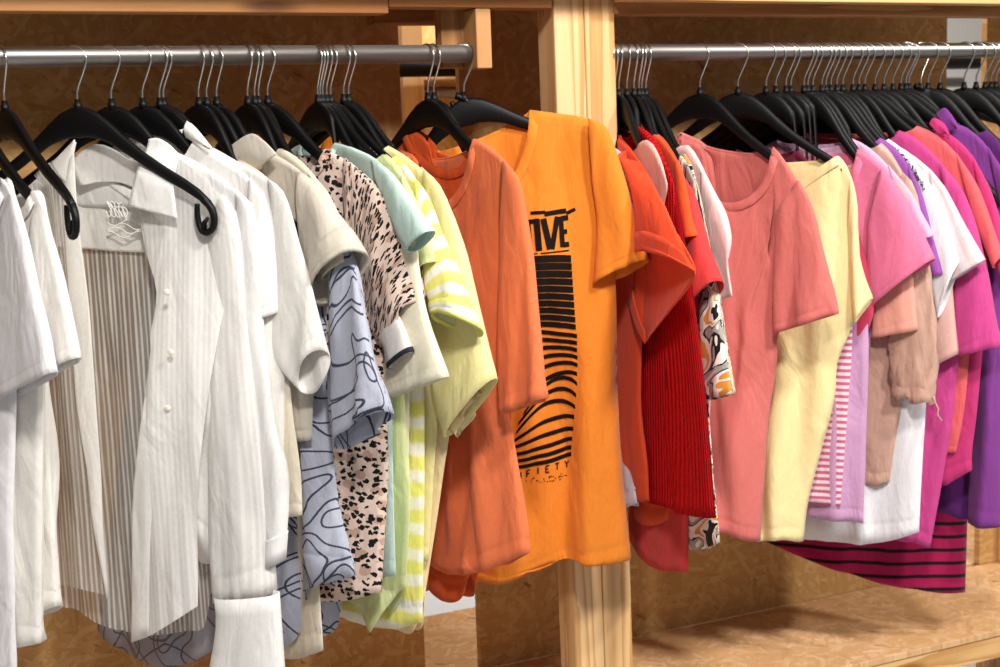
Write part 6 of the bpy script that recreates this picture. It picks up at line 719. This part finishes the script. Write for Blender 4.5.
# ------------------------------------------------------------------ put the clothes on the rails
def emit(u, z): return None
for gi, g in enumerate(G):
    root = thing(g['n'], g['label'], g['cat'], (g['x'], 0, NECK_Z), g['yaw'], g.get('group'))
    m = g['mat']; seed = gi*13+5
    if g.get('custom') != 'blouse':
        res, ts = build_body(g, seed, root, m)
        if g['nd'] > .03 and not g.get('skirt') and not g.get('patches') and not g.get('stand'): build_neckband(g, res, root, m)
        if g.get('stand'): stand_collar(g, res, root, m)
    if 'so' in g:
        build_sleeve(g, seed, root, m)
        if g.get('custom') != 'blouse' and not g.get('nofar'): build_sleeve(g, seed, root, m, far=True)
    for k, q in enumerate(g.get('patches', ())): build_patch(q, root, m, seed+k)
    for q in g.get('tubes', ()):
        mb = MB(); P, U = tube_sheet(q['so'], q['si'], q['sw'], q.get('sov', 0), seed+3, .003, nt=12, nf=24, opts=('nohem',), w0=.8)
        mb.grid(P, U, True, flip=True); solid(link(q['n'], mb.mesh(q['n']), q['m'], root))
    for (u, z) in g.get('buttons', ()):
        mb = MB(); mb.tube([(0, 0, 0), (0, -.0022, 0), (0, -.0028, 0)], [.0046, .0046, .0034], 14)
        b = link('button', mb.mesh('button'), 'pearl', root); b.location = (u, -g.get('bv', .036), z)
    if g.get('embroidery'):
        mb = MB()
        for pts in g['embroidery']:
            q = resample(pts, 26); mb.tube([(p[0], .026, p[1]) for p in q], .0009, 5)
        link('embroidery', mb.mesh('embroidery'), 'thread', root)
    if g.get('strap'):
        (u1, z1) = g['sh'][0]
        for sx in (1, -1):
            mb = MB(); mb.tube([(sx*u1, -.004, z1), (sx*(u1+.004), -.007, z1+.05), (sx*(u1+.012), 0, -.072), (sx*(u1+.004), .007, z1+.05), (sx*u1, .004, z1)], .0035, 6)
            link('shoulder_strap', mb.mesh('shoulder_strap'), m, root)
    if g.get('care'):
        (u, z) = g['care']; mb = MB(); v = -.012
        mb.grid([[(u-.008, -v, z+.014), (u+.008, -v, z+.013)], [(u-.007, -v-.003, z), (u+.008, -v-.003, z-.001)], [(u-.006, -v-.005, z-.014), (u+.009, -v-.005, z-.015)]])
        cl = link('care_label', mb.mesh('care_label'), 'label_white', root); solid(cl, .0006); cl['label'] = 'white care label with small red mark'
        mb = MB(); mb.grid([[(u-.002, -v-.0035, z+.002), (u+.005, -v-.0035, z+.0015)], [(u-.002, -v-.0052, z-.006), (u+.005, -v-.0052, z-.0065)]])
        link('label_mark', mb.mesh('label_mark'), 'label_red', cl)
    if g.get('bead'):
        mb = MB(); r = random.Random(4); sh = resample(g['sh'], 24)
        for k in range(70):
            i = r.randint(3, 22); p = sh[i]; off = r.uniform(.001, .012)
            c = Vector((p[0]-.004*r.random(), -.008-.004*r.random(), p[1]-off)); rad = r.uniform(.0009, .0016)
            mb.tube([c+Vector((0, 0, rad)), c+Vector((0, 0, rad*.6)), c-Vector((0, 0, rad*.6)), c-Vector((0, 0, rad))], [rad*.3, rad, rad, rad*.3], 6)
        bt = link('bead_trim', mb.mesh('bead_trim'), 'bead', root); bt['label'] = 'dark beaded trim along the shoulder'
    if g.get('print'):
        build_print(g, res, ts, root)
    hanger(g['x'], g['yaw'], g['hl'], g.get('roll', 0), None if g.get('bareh') else g['sh'], slope=g.get('slope', 1.))
for (x, yaw, roll, sl, label) in BARE:
    hanger(x, yaw, label, roll, slope=sl)
